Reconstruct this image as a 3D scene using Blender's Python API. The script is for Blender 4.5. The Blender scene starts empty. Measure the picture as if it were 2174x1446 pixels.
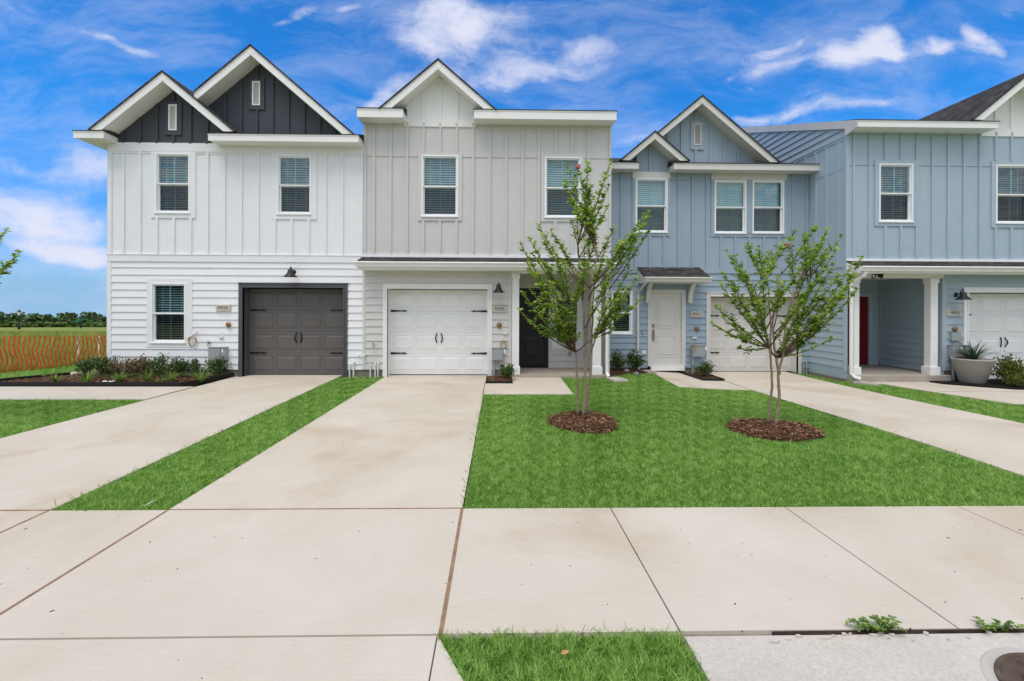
import bpy, bmesh, math, random
import numpy as np
from mathutils import Vector, Matrix

SC = bpy.context.scene
COL = SC.collection
random.seed(7)
NP = np.random.default_rng(7)

# ------------------------------------------------------------------ camera model
FOC, CX, CY, H = 980.0, 1075.0, 650.0, 1.70          # focal length / principal point (photo px), eye height (m)
YAW, ROLL = math.atan(20 / 980), 0.004
IW, IH = 2174, 1446


def U(px, py, Y):
    """point on the vertical plane y = Y seen at photo pixel (px, py)"""
    dx, dy = px - CX, py - CY
    dx, dy = dx + ROLL * dy, dy - ROLL * dx
    u, v = dx / FOC, -dy / FOC
    s, c = math.sin(YAW), math.cos(YAW)
    t = Y / (c - u * s)
    return (t * (s + u * c), Y, H + t * v)


def ux(px, Y, py=650): return U(px, py, Y)[0]
def uz(py, Y, px=1075): return U(px, py, Y)[2]


def G(px, py, z=0.0):
    """point on the level z seen at photo pixel"""
    dx, dy = px - CX, py - CY
    dx, dy = dx + ROLL * dy, dy - ROLL * dx
    u, v = dx / FOC, -dy / FOC
    s, c = math.sin(YAW), math.cos(YAW)
    t = (z - H) / v
    return (t * (s + u * c), t * (c - u * s))


def sm(t):
    t = max(0.0, min(1.0, t)); return t * t * (3 - 2 * t)


def gz(x, y):
    """terrain height"""
    z = -0.10 * sm((x - 3.2) / 2.2) * sm((y - 5) / 6)
    if y > 16: z -= 0.04 * (y - 16)
    return z


cam = bpy.data.cameras.new('camera')
co = bpy.data.objects.new('camera', cam); COL.objects.link(co)
cam.sensor_width = 36; cam.lens = 36 * FOC / IW
cam.shift_x = (IW / 2 - CX) / IW; cam.shift_y = -(IH / 2 - CY) / IW
cam.clip_start = 0.05; cam.clip_end = 5000
co.matrix_world = Matrix.Translation((0, 0, H)) @ Matrix.Rotation(-YAW, 4, 'Z') @ Matrix.Rotation(math.pi / 2, 4, 'X') @ Matrix.Rotation(ROLL, 4, 'Z')
SC.camera = co

# ------------------------------------------------------------------ materials
def _mat(name):
    m = bpy.data.materials.new(name); m.use_nodes = True
    nt = m.node_tree; b = nt.nodes['Principled BSDF']
    return m, nt, b


def N(nt, t, **kw):
    n = nt.nodes.new(t)
    for k, v in kw.items():
        if k in n.inputs: n.inputs[k].default_value = v
        else: setattr(n, k, v)
    return n


def L(nt, a, b): nt.links.new(a, b)


def c4(c): return (c[0], c[1], c[2], 1)


def paint(name, col, rough=0.55, var=0.05, scale=3.0, bump=0.0, grain=None, spec=0.35):
    """painted or plain surface: colour with faint large-scale wear, optional stretched grain bump"""
    m, nt, b = _mat(name)
    b.inputs['Roughness'].default_value = rough
    b.inputs['Specular IOR Level'].default_value = spec
    tc = N(nt, 'ShaderNodeTexCoord')
    n1 = N(nt, 'ShaderNodeTexNoise', Scale=scale, Detail=6.0, Roughness=0.6)
    L(nt, tc.outputs['Object'], n1.inputs['Vector'])
    mr = N(nt, 'ShaderNodeMapRange')
    mr.inputs['From Min'].default_value = 0.3; mr.inputs['From Max'].default_value = 0.7
    mr.inputs['To Min'].default_value = 1 - var; mr.inputs['To Max'].default_value = 1 + var
    L(nt, n1.outputs['Fac'], mr.inputs['Value'])
    vm = N(nt, 'ShaderNodeVectorMath', operation='SCALE')
    vm.inputs[0].default_value = col
    L(nt, mr.outputs['Result'], vm.inputs['Scale'])
    L(nt, vm.outputs['Vector'], b.inputs['Base Color'])
    if bump or grain:
        mp = N(nt, 'ShaderNodeMapping'); mp.inputs['Scale'].default_value = grain or (1, 1, 1)
        n2 = N(nt, 'ShaderNodeTexNoise', Scale=60.0, Detail=4.0)
        L(nt, tc.outputs['Object'], mp.inputs['Vector']); L(nt, mp.outputs['Vector'], n2.inputs['Vector'])
        bp = N(nt, 'ShaderNodeBump', Strength=bump or 0.1, Distance=0.01)
        L(nt, n2.outputs['Fac'], bp.inputs['Height']); L(nt, bp.outputs['Normal'], b.inputs['Normal'])
    return m


def concrete_mat(name, light, dark, stain, brush=(1, 14, 1), speck=0.55, rough=0.85, stain_amt=0.75, grain=0.05):
    m, nt, b = _mat(name)
    b.inputs['Roughness'].default_value = rough; b.inputs['Specular IOR Level'].default_value = 0.2
    tc = N(nt, 'ShaderNodeTexCoord'); P = tc.outputs['Object']
    n1 = N(nt, 'ShaderNodeTexNoise', Scale=0.9, Detail=7.0, Roughness=0.55, Distortion=0.4); L(nt, P, n1.inputs['Vector'])
    r1 = N(nt, 'ShaderNodeValToRGB'); r1.color_ramp.elements[0].position = 0.34; r1.color_ramp.elements[1].position = 0.66
    r1.color_ramp.elements[0].color = c4(dark); r1.color_ramp.elements[1].color = c4(light); L(nt, n1.outputs['Fac'], r1.inputs['Fac'])
    # tan stains
    n2 = N(nt, 'ShaderNodeTexNoise', Scale=0.55, Detail=5.0, Roughness=0.6, Distortion=0.8); n2.noise_dimensions = '4D'; n2.inputs['W'].default_value = 3.3
    L(nt, P, n2.inputs['Vector'])
    mr = N(nt, 'ShaderNodeMapRange', interpolation_type='SMOOTHSTEP'); mr.inputs['From Min'].default_value = 0.5; mr.inputs['From Max'].default_value = 0.72; mr.inputs['To Max'].default_value = stain_amt
    mr.inputs['From Min'].default_value = 0.47
    L(nt, n2.outputs['Fac'], mr.inputs['Value'])
    mx = N(nt, 'ShaderNodeMix', data_type='RGBA'); L(nt, mr.outputs['Result'], mx.inputs['Factor']); L(nt, r1.outputs['Color'], mx.inputs['A']); mx.inputs['B'].default_value = c4(stain)
    # brush streaks
    mp = N(nt, 'ShaderNodeMapping'); mp.inputs['Scale'].default_value = brush; mp.inputs['Rotation'].default_value = (0, 0, 0.12)
    n3 = N(nt, 'ShaderNodeTexNoise', Scale=5.0, Detail=5.0, Roughness=0.65); L(nt, P, mp.inputs['Vector']); L(nt, mp.outputs['Vector'], n3.inputs['Vector'])
    m3 = N(nt, 'ShaderNodeMapRange'); m3.inputs['From Min'].default_value = 0.3; m3.inputs['From Max'].default_value = 0.7; m3.inputs['To Min'].default_value = 0.955; m3.inputs['To Max'].default_value = 1.04
    L(nt, n3.outputs['Fac'], m3.inputs['Value'])
    # dark specks
    vo = N(nt, 'ShaderNodeTexVoronoi', Scale=5.5); L(nt, P, vo.inputs['Vector'])
    n4 = N(nt, 'ShaderNodeTexNoise', Scale=70.0, Detail=2.0); L(nt, P, n4.inputs['Vector'])
    ad = N(nt, 'ShaderNodeMath', operation='MULTIPLY_ADD'); L(nt, n4.outputs['Fac'], ad.inputs[0]); ad.inputs[1].default_value = 0.05; L(nt, vo.outputs['Distance'], ad.inputs[2])
    m4 = N(nt, 'ShaderNodeMapRange', interpolation_type='SMOOTHSTEP'); m4.inputs['From Min'].default_value = 0.047; m4.inputs['From Max'].default_value = 0.062; m4.inputs['To Min'].default_value = speck; m4.inputs['To Max'].default_value = 1
    L(nt, ad.outputs[0], m4.inputs['Value'])
    # fine grain
    n5 = N(nt, 'ShaderNodeTexNoise', Scale=180.0, Detail=2.0); L(nt, P, n5.inputs['Vector'])
    m5 = N(nt, 'ShaderNodeMapRange'); m5.inputs['From Min'].default_value = 0.3; m5.inputs['From Max'].default_value = 0.7; m5.inputs['To Min'].default_value = 1 - grain; m5.inputs['To Max'].default_value = 1 + grain
    if grain > .1: n5.inputs['Scale'].default_value = 60.0; n5.inputs['Detail'].default_value = 6.0; n5.inputs['Roughness'].default_value = .75
    L(nt, n5.outputs['Fac'], m5.inputs['Value'])
    a = N(nt, 'ShaderNodeMath', operation='MULTIPLY'); L(nt, m3.outputs['Result'], a.inputs[0]); L(nt, m4.outputs['Result'], a.inputs[1])
    a2 = N(nt, 'ShaderNodeMath', operation='MULTIPLY'); L(nt, a.outputs[0], a2.inputs[0]); L(nt, m5.outputs['Result'], a2.inputs[1])
    vm = N(nt, 'ShaderNodeVectorMath', operation='SCALE'); L(nt, mx.outputs['Result'], vm.inputs[0]); L(nt, a2.outputs[0], vm.inputs['Scale'])
    L(nt, vm.outputs['Vector'], b.inputs['Base Color'])
    bp = N(nt, 'ShaderNodeBump', Strength=0.25, Distance=0.004); L(nt, n3.outputs['Fac'], bp.inputs['Height']); L(nt, bp.outputs['Normal'], b.inputs['Normal'])
    return m


def leaf_mat(name, c_dark, c_mid, c_light, trans=0.35, rough=0.5, patch=0.0, patch_scale=1.3):
    """colour by the per-leaf random attribute 'rnd', part of the light passing through"""
    m, nt, b = _mat(name)
    at = N(nt, 'ShaderNodeAttribute', attribute_name='rnd')
    r = N(nt, 'ShaderNodeValToRGB'); e = r.color_ramp.elements
    e[0].color = c4(c_dark); e[1].color = c4(c_light); e[0].position = 0.05; e[1].position = 0.97
    k = e.new(0.5); k.color = c4(c_mid)
    if patch:
        tc = N(nt, 'ShaderNodeTexCoord'); n1 = N(nt, 'ShaderNodeTexNoise', Scale=patch_scale, Detail=4.0, Roughness=0.6); L(nt, tc.outputs['Object'], n1.inputs['Vector'])
        ma = N(nt, 'ShaderNodeMath', operation='MULTIPLY_ADD'); L(nt, n1.outputs['Fac'], ma.inputs[0]); ma.inputs[1].default_value = patch; ma.inputs[2].default_value = -patch * 0.5
        m2 = N(nt, 'ShaderNodeMath', operation='ADD', use_clamp=True); L(nt, at.outputs['Fac'], m2.inputs[0]); L(nt, ma.outputs[0], m2.inputs[1]); L(nt, m2.outputs[0], r.inputs['Fac'])
    else: L(nt, at.outputs['Fac'], r.inputs['Fac'])
    L(nt, r.outputs['Color'], b.inputs['Base Color']); b.inputs['Roughness'].default_value = rough; b.inputs['Specular IOR Level'].default_value = 0.3
    tr = N(nt, 'ShaderNodeBsdfTranslucent'); hs = N(nt, 'ShaderNodeHueSaturation', Value=1.3, Saturation=1.1); L(nt, r.outputs['Color'], hs.inputs['Color']); L(nt, hs.outputs['Color'], tr.inputs['Color'])
    mx = N(nt, 'ShaderNodeMixShader'); mx.inputs[0].default_value = trans
    L(nt, b.outputs[0], mx.inputs[1]); L(nt, tr.outputs[0], mx.inputs[2]); L(nt, mx.outputs[0], nt.nodes['Material Output'].inputs['Surface'])
    return m


def soil_mat(name, c1, c2, scale=6.0, bump=0.6, detail=8.0):
    m, nt, b = _mat(name); b.inputs['Roughness'].default_value = 0.95; b.inputs['Specular IOR Level'].default_value = 0.1
    tc = N(nt, 'ShaderNodeTexCoord'); n1 = N(nt, 'ShaderNodeTexNoise', Scale=scale, Detail=detail, Roughness=0.7); L(nt, tc.outputs['Object'], n1.inputs['Vector'])
    r = N(nt, 'ShaderNodeValToRGB'); r.color_ramp.elements[0].color = c4(c1); r.color_ramp.elements[1].color = c4(c2); r.color_ramp.elements[0].position = 0.3; r.color_ramp.elements[1].position = 0.7
    L(nt, n1.outputs['Fac'], r.inputs['Fac']); L(nt, r.outputs['Color'], b.inputs['Base Color'])
    bp = N(nt, 'ShaderNodeBump', Strength=bump, Distance=0.02); L(nt, n1.outputs['Fac'], bp.inputs['Height']); L(nt, bp.outputs['Normal'], b.inputs['Normal'])
    return m


def shingle_mat():
    m, nt, b = _mat('shingle'); b.inputs['Roughness'].default_value = 0.9; b.inputs['Specular IOR Level'].default_value = 0.2
    tc = N(nt, 'ShaderNodeTexCoord'); br = N(nt, 'ShaderNodeTexBrick', Scale=1.0, offset=0.37)
    br.inputs['Color1'].default_value = (0.030, 0.028, 0.029, 1); br.inputs['Color2'].default_value = (0.075, 0.07, 0.068, 1); br.inputs['Mortar'].default_value = (0.012, 0.012, 0.012, 1)
    br.inputs['Mortar Size'].default_value = 0.008; br.inputs['Brick Width'].default_value = 0.19; br.inputs['Row Height'].default_value = 0.13
    L(nt, tc.outputs['Object'], br.inputs['Vector'])
    n = N(nt, 'ShaderNodeTexNoise', Scale=90.0, Detail=3.0); L(nt, tc.outputs['Object'], n.inputs['Vector'])
    mr = N(nt, 'ShaderNodeMapRange'); mr.inputs['To Min'].default_value = 0.5; mr.inputs['To Max'].default_value = 1.5; L(nt, n.outputs['Fac'], mr.inputs['Value'])
    vm = N(nt, 'ShaderNodeVectorMath', operation='SCALE'); L(nt, br.outputs['Color'], vm.inputs[0]); L(nt, mr.outputs['Result'], vm.inputs['Scale']); L(nt, vm.outputs['Vector'], b.inputs['Base Color'])
    bp = N(nt, 'ShaderNodeBump', Strength=0.5, Distance=0.01); L(nt, br.outputs['Fac'], bp.inputs['Height']); bp.invert = True; L(nt, bp.outputs['Normal'], b.inputs['Normal'])
    return m


def glass_mat(name, tint, refl, dark=0.0):
    m, nt, b = _mat(name); nt.nodes.remove(b)
    tr = N(nt, 'ShaderNodeBsdfTransparent'); tr.inputs['Color'].default_value = c4(tint)
    gl = N(nt, 'ShaderNodeBsdfGlossy', Roughness=0.015); gl.inputs['Color'].default_value = (0.86, 1.0, 1.0, 1)
    # faint ripple of the float glass
    tc = N(nt, 'ShaderNodeTexCoord'); n = N(nt, 'ShaderNodeTexNoise', Scale=1.6, Detail=1.0); L(nt, tc.outputs['Object'], n.inputs['Vector'])
    bp = N(nt, 'ShaderNodeBump', Strength=0.05, Distance=0.05); L(nt, n.outputs['Fac'], bp.inputs['Height']); L(nt, bp.outputs['Normal'], gl.inputs['Normal'])
    lw = N(nt, 'ShaderNodeLayerWeight', Blend=0.5); pw = N(nt, 'ShaderNodeMath', operation='POWER'); L(nt, lw.outputs['Facing'], pw.inputs[0]); pw.inputs[1].default_value = 5.0
    ad = N(nt, 'ShaderNodeMath', operation='ADD', use_clamp=True); L(nt, pw.outputs[0], ad.inputs[0]); ad.inputs[1].default_value = refl
    mx = N(nt, 'ShaderNodeMixShader'); L(nt, ad.outputs[0], mx.inputs[0]); L(nt, tr.outputs[0], mx.inputs[1]); L(nt, gl.outputs[0], mx.inputs[2])
    L(nt, mx.outputs[0], nt.nodes['Material Output'].inputs['Surface'])
    return m


def emit_mat(name, col, st):
    m, nt, b = _mat(name); b.inputs['Base Color'].default_value = c4(col); b.inputs['Emission Color'].default_value = c4(col); b.inputs['Emission Strength'].default_value = st
    return m


M = {}
M['white'] = paint('white_siding_paint', (0.79, 0.80, 0.82), var=0.025, grain=(6, 6, 0.4), bump=0.06)
M['white_lap'] = paint('white_lap_paint', (0.80, 0.81, 0.83), var=0.025, grain=(0.4, 6, 6), bump=0.06)
M['trim'] = paint('white_trim_paint', (0.83, 0.825, 0.81), var=0.02)
M['greige'] = paint('pale_greige_trim_paint', (0.64, 0.625, 0.59), var=0.03)
M['vinyl'] = paint('white_vinyl', (0.85, 0.86, 0.87), rough=0.35, var=0.01)
M['grey'] = paint('warm_grey_siding_paint', (0.60, 0.588, 0.57), var=0.025, grain=(6, 6, 0.4), bump=0.06)
M['grey_lap'] = paint('warm_grey_lap_paint', (0.615, 0.602, 0.582), var=0.025, grain=(0.4, 6, 6), bump=0.06)
M['blue'] = paint('slate_blue_siding_paint', (0.32, 0.395, 0.475), var=0.03, grain=(6, 6, 0.4), bump=0.06)
M['blue_lap'] = paint('slate_blue_lap_paint', (0.29, 0.375, 0.455), var=0.03, grain=(0.4, 6, 6), bump=0.06)
M['pale'] = paint('pale_blue_siding_paint', (0.385, 0.48, 0.555), var=0.025, grain=(6, 6, 0.4), bump=0.06)
M['pale_lap'] = paint('pale_blue_lap_paint', (0.37, 0.455, 0.51), var=0.025, grain=(0.4, 6, 6), bump=0.06)
M['char'] = paint('charcoal_siding_paint', (0.054, 0.057, 0.070), var=0.05, grain=(6, 6, 0.4), bump=0.06)
M['chardoor'] = paint('charcoal_door_paint', (0.130, 0.121, 0.116), rough=0.45, var=0.04, grain=(0.4, 6, 8), bump=0.06)
M['chartrim'] = paint('charcoal_trim_paint', (0.086, 0.088, 0.100), var=0.04)
M['whitedoor'] = paint('white_door_paint', (0.85, 0.85, 0.84), rough=0.4, var=0.015, grain=(0.4, 6, 8), bump=0.05)
M['blackdoor'] = paint('black_door_paint', (0.018, 0.018, 0.021), rough=0.35, var=0.06)
M['reddoor'] = paint('red_door_paint', (0.17, 0.008, 0.008), rough=0.35, var=0.05)
M['black'] = paint('black_metal', (0.012, 0.012, 0.013), rough=0.4, var=0.1)
M['bronze'] = paint('dark_bronze', (0.016, 0.015, 0.015), rough=0.42, var=0.1)
M['greymetal'] = paint('grey_enclosure_paint', (0.33, 0.345, 0.355), rough=0.45, var=0.04)
M['nickel'] = paint('satin_nickel', (0.42, 0.38, 0.32), rough=0.3, var=0.05); M['nickel'].node_tree.nodes['Principled BSDF'].inputs['Metallic'].default_value = 0.9
M['brass'] = paint('dull_brass', (0.30, 0.17, 0.075), rough=0.4, var=0.1); M['brass'].node_tree.nodes['Principled BSDF'].inputs['Metallic'].default_value = 0.6
M['cable'] = paint('tan_cable', (0.45, 0.30, 0.12), rough=0.5, var=0.1)
M['stone'] = paint('cast_stone_plaque', (0.56, 0.52, 0.45), rough=0.8, var=0.08, scale=20, bump=0.1)
M['ink'] = paint('black_lettering', (0.01, 0.01, 0.01), rough=0.6, var=0.0)
M['foundation'] = paint('foundation_concrete', (0.24, 0.215, 0.18), rough=0.9, var=0.15, scale=4, bump=0.15)
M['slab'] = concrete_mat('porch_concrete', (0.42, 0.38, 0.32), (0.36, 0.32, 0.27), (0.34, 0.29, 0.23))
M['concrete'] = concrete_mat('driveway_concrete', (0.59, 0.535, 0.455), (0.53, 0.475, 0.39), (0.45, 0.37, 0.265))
M['inlet'] = concrete_mat('rough_pale_concrete', (0.57, 0.53, 0.475), (0.46, 0.425, 0.37), (0.48, 0.41, 0.33), brush=(4, 3, 1), speck=0.35, grain=0.16)
M['groove'] = soil_mat('joint_dirt', (0.15, 0.135, 0.115), (0.32, 0.29, 0.24), scale=9)
M['joint'] = paint('wood_joint_filler', (0.27, 0.165, 0.10), rough=0.8, var=0.35, scale=14)
M['darkjoint'] = soil_mat('open_joint', (0.018, 0.012, 0.009), (0.06, 0.04, 0.03), scale=14)
M['shingle'] = shingle_mat()
M['glass_up'] = glass_mat('upper_sash_glass', (0.60, 0.79, 0.80), 0.11)
M['glass_low'] = glass_mat('screened_sash_glass', (0.34, 0.39, 0.39), 0.045)
M['blind'] = paint('white_blind_slats', (0.72, 0.74, 0.73), rough=0.5, var=0.02)
M['muntin'] = paint('muntin_between_panes', (0.45, 0.66, 0.66), rough=0.4, var=0.02)
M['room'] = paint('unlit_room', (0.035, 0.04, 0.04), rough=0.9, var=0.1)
M['lit'] = emit_mat('warm_lamp_bulb', (1.0, 0.55, 0.28), 30.0)
M['lampwhite'] = paint('white_enamel', (0.8, 0.78, 0.74), rough=0.4, var=0.01)
M['edging'] = paint('black_plastic_edging', (0.012, 0.011, 0.011), rough=0.6, var=0.2)
M['bark'] = paint('myrtle_bark', (0.30, 0.225, 0.155), rough=0.85, var=0.28, scale=22, grain=(3, 3, 0.6), bump=0.4)
M['twig'] = paint('twig_bark', (0.15, 0.085, 0.055), rough=0.8, var=0.2, scale=20)
M['leaf'] = leaf_mat('myrtle_leaf', (0.075, 0.17, 0.022), (0.25, 0.39, 0.055), (0.50, 0.60, 0.14), trans=0.5)
M['shrubleaf'] = leaf_mat('holly_leaf', (0.016, 0.042, 0.010), (0.045, 0.095, 0.022), (0.16, 0.23, 0.06), trans=0.15, rough=0.35)
M['redleaf'] = leaf_mat('reddish_shrub_leaf', (0.05, 0.05, 0.018), (0.15, 0.11, 0.05), (0.30, 0.20, 0.12), trans=0.2)
M['limeleaf'] = leaf_mat('lime_shrub_leaf', (0.020, 0.040, 0.010), (0.095, 0.13, 0.02), (0.27, 0.30, 0.05), trans=0.25)
M['lirleaf'] = leaf_mat('liriope_leaf', (0.06, 0.12, 0.02), (0.15, 0.26, 0.045), (0.34, 0.46, 0.12), trans=0.3)
M['agave'] = leaf_mat('agave_leaf', (0.020, 0.045, 0.030), (0.05, 0.10, 0.06), (0.16, 0.24, 0.15), trans=0.15)
M['grass'] = leaf_mat('turf_blade', (0.115, 0.25, 0.034), (0.27, 0.47, 0.092), (0.44, 0.60, 0.19), trans=0.35, patch=0.35)
M['field'] = leaf_mat('field_blade', (0.12, 0.17, 0.02), (0.25, 0.32, 0.045), (0.46, 0.43, 0.13), trans=0.35, patch=1.1, patch_scale=0.25)
M['farleaf'] = leaf_mat('distant_leaf', (0.016, 0.045, 0.012), (0.05, 0.105, 0.022), (0.12, 0.18, 0.045), trans=0.15)
M['bushleaf'] = leaf_mat('bush_leaf', (0.03, 0.075, 0.015), (0.09, 0.16, 0.03), (0.18, 0.26, 0.06), trans=0.2)
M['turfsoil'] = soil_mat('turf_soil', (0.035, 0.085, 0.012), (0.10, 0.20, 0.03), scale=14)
M['fieldsoil'] = soil_mat('field_soil', (0.15, 0.20, 0.03), (0.26, 0.29, 0.075), scale=0.35)
M['mulch'] = soil_mat('mulch_soil', (0.030, 0.017, 0.010), (0.12, 0.065, 0.035), scale=22, bump=1.0)
M['chip'] = leaf_mat('mulch_chip', (0.07, 0.030, 0.015), (0.23, 0.11, 0.055), (0.48, 0.29, 0.17), trans=0.0, rough=0.9)
M['blackmulch'] = soil_mat('black_mulch', (0.006, 0.006, 0.006), (0.03, 0.028, 0.026), scale=30, bump=1.0)
M['blackchip'] = leaf_mat('black_mulch_chip', (0.005, 0.005, 0.005), (0.015, 0.014, 0.013), (0.06, 0.05, 0.045), trans=0.0, rough=0.9)
M['asphalt'] = soil_mat('road_concrete', (0.30, 0.28, 0.25), (0.38, 0.36, 0.33), scale=4, bump=0.2)
M['orange'] = paint('orange_plastic_net', (0.80, 0.062, 0.012), rough=0.5, var=0.15)
M['stake'] = paint('white_stake', (0.72, 0.70, 0.64), rough=0.7, var=0.08)
M['rust'] = paint('rusty_cast_iron', (0.115, 0.080, 0.058), rough=0.65, var=0.5, scale=9, bump=0.3); M['rust'].node_tree.nodes['Principled BSDF'].inputs['Metallic'].default_value = 0.4
M['signgreen'] = paint('green_sign', (0.01, 0.16, 0.08), var=0.03)
M['pot'] = concrete_mat('pale_concrete_pot', (0.54, 0.51, 0.465), (0.42, 0.40, 0.36), (0.40, 0.35, 0.29), brush=(9, 9, 1), speck=0.8)
M['pvc'] = paint('white_pvc', (0.74, 0.72, 0.68), rough=0.45, var=0.05)
M['pink'] = paint('pink_flower', (0.62, 0.16, 0.22), rough=0.7, var=0.2, scale=30)
M['dry'] = paint('dry_leaf', (0.45, 0.24, 0.10), rough=0.8, var=0.15, scale=30)
M['pebble'] = paint('blue_grey_stone', (0.22, 0.25, 0.29), rough=0.8, var=0.2, scale=20)
M['soil'] = soil_mat('potting_soil', (0.02, 0.015, 0.012), (0.06, 0.045, 0.035), scale=30)

# ------------------------------------------------------------------ objects
def base_of(o):
    v = Vector((0, 0, 0))
    while o: v += o.location; o = o.parent
    return v


def tag(o, label=None, cat=None, group=None, kind=None):
    if label: o['label'] = label
    if cat: o['category'] = cat
    if group: o['group'] = group
    if kind: o['kind'] = kind
    return o


def thing(name, label, cat, loc, group=None):
    o = bpy.data.objects.new(name, None); COL.objects.link(o); o.location = loc; o.empty_display_size = 0.1
    return tag(o, label, cat, group)


class MB:
    """collects shapes in world coordinates; build() links them as ONE mesh object"""
    def __init__(s): s.v = []; s.f = []; s.m = []
    def poly(s, pts, mi=0):
        n = len(s.v); s.v += [tuple(p) for p in pts]; s.f.append(tuple(range(n, n + len(pts)))); s.m.append(mi)
    def box(s, x0, x1, y0, y1, z0, z1, mi=0):
        n = len(s.v); x0, x1 = min(x0, x1), max(x0, x1); y0, y1 = min(y0, y1), max(y0, y1); z0, z1 = min(z0, z1), max(z0, z1)
        s.v += [(x0, y0, z0), (x1, y0, z0), (x1, y1, z0), (x0, y1, z0), (x0, y0, z1), (x1, y0, z1), (x1, y1, z1), (x0, y1, z1)]
        for q in ((3, 2, 1, 0), (4, 5, 6, 7), (0, 1, 5, 4), (1, 2, 6, 5), (2, 3, 7, 6), (3, 0, 4, 7)): s.f.append(tuple(n + i for i in q)); s.m.append(mi)
    def hull(s, A, B, mi=0):
        """closed prism between two equal outlines A and B"""
        n = len(s.v); k = len(A); s.v += [tuple(p) for p in A] + [tuple(p) for p in B]
        s.f.append(tuple(n + i for i in reversed(range(k)))); s.f.append(tuple(n + k + i for i in range(k))); s.m += [mi, mi]
        for i in range(k):
            j = (i + 1) % k; s.f.append((n + i, n + j, n + k + j, n + k + i)); s.m.append(mi)
    def prism_y(s, pts, y0, y1, mi=0): s.hull([(x, y0, z) for x, z in pts], [(x, y1, z) for x, z in pts], mi)
    def prism_x(s, pts, x0, x1, mi=0): s.hull([(x0, y, z) for y, z in pts], [(x1, y, z) for y, z in pts], mi)
    def prism_z(s, pts, z0, z1, mi=0): s.hull([(x, y, z0) for x, y in pts], [(x, y, z1) for x, y in pts], mi)
    def tube(s, path, r, n=8, mi=0):
        P = [Vector(p) for p in path]; R = r if isinstance(r, (list, tuple)) else [r] * len(P)
        b = len(s.v); up = None
        for i, p in enumerate(P):
            d = (P[min(i + 1, len(P) - 1)] - P[max(i - 1, 0)])
            if d.length < 1e-9: d = Vector((0, 0, 1))
            d.normalize()
            if up is None: up = d.orthogonal().normalized()
            else:
                up = up - d * up.dot(d)
                up = up.normalized() if up.length > 1e-6 else d.orthogonal().normalized()
            w = d.cross(up)
            for k in range(n):
                a = 2 * math.pi * k / n; s.v.append(tuple(p + (up * math.cos(a) + w * math.sin(a)) * R[i]))
        for i in range(len(P) - 1):
            for k in range(n):
                k2 = (k + 1) % n; s.f.append((b + i * n + k, b + i * n + k2, b + (i + 1) * n + k2, b + (i + 1) * n + k)); s.m.append(mi)
        s.f.append(tuple(b + k for k in reversed(range(n)))); s.m.append(mi)
        e = b + (len(P) - 1) * n; s.f.append(tuple(e + k for k in range(n))); s.m.append(mi)
    def lathe(s, c, prof, n=20, mi=0, ax='z'):
        b = len(s.v)
        for r, h in prof:
            for k in range(n):
                a = 2 * math.pi * k / n; p, q = r * math.cos(a), r * math.sin(a)
                s.v.append((c[0] + p, c[1] + q, c[2] + h) if ax == 'z' else (c[0] + p, c[1] - h, c[2] + q))
        for i in range(len(prof) - 1):
            for k in range(n):
                k2 = (k + 1) % n; s.f.append((b + i * n + k, b + i * n + k2, b + (i + 1) * n + k2, b + (i + 1) * n + k)); s.m.append(mi)
        if prof[0][0] > 1e-5: s.f.append(tuple(b + k for k in reversed(range(n)))); s.m.append(mi)
        if prof[-1][0] > 1e-5: e = b + (len(prof) - 1) * n; s.f.append(tuple(e + k for k in range(n))); s.m.append(mi)
    def build(s, name, mats, parent=None, smooth=False, recalc=True, bevel=0.0):
        if not isinstance(mats, (list, tuple)): mats = [mats]
        off = base_of(parent) if parent else Vector((0, 0, 0))
        me = bpy.data.meshes.new(name)
        me.from_pydata([(x - off.x, y - off.y, z - off.z) for x, y, z in s.v], [], s.f)
        me.polygons.foreach_set('material_index', s.m)
        for m in mats: me.materials.append(m)
        if recalc:
            bm = bmesh.new(); bm.from_mesh(me); bmesh.ops.recalc_face_normals(bm, faces=bm.faces); bm.to_mesh(me); bm.free()
        if smooth: me.polygons.foreach_set('use_smooth', [True] * len(me.polygons))
        me.update()
        o = bpy.data.objects.new(name, me); COL.objects.link(o)
        if parent: o.parent = parent
        if bevel:
            bv = o.modifiers.new('bevel', 'BEVEL'); bv.width = bevel; bv.segments = 2; bv.limit_method = 'ANGLE'
        return o


def np_mesh(name, verts, faces_flat, sizes, mat, parent=None, rnd=None, offset=None):
    """mesh from numpy arrays with a per-vertex 'rnd' attribute"""
    me = bpy.data.meshes.new(name)
    off = np.array(base_of(parent)) if parent else np.zeros(3)
    verts = np.asarray(verts, dtype=np.float32) - off.astype(np.float32)
    me.vertices.add(len(verts)); me.vertices.foreach_set('co', verts.ravel())
    sizes = np.asarray(sizes, dtype=np.int32); faces_flat = np.asarray(faces_flat, dtype=np.int32)
    me.loops.add(len(faces_flat)); me.loops.foreach_set('vertex_index', faces_flat)
    me.polygons.add(len(sizes)); st = np.concatenate(([0], np.cumsum(sizes)[:-1])).astype(np.int32)
    me.polygons.foreach_set('loop_start', st)
    try: me.polygons.foreach_set('loop_total', sizes)
    except Exception: pass
    if rnd is not None:
        a = me.attributes.new('rnd', 'FLOAT', 'POINT'); a.data.foreach_set('value', np.asarray(rnd, dtype=np.float32))
    me.update(calc_edges=True); me.validate()
    me.materials.append(mat)
    o = bpy.data.objects.new(name, me); COL.objects.link(o)
    if parent: o.parent = parent
    return o


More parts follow.
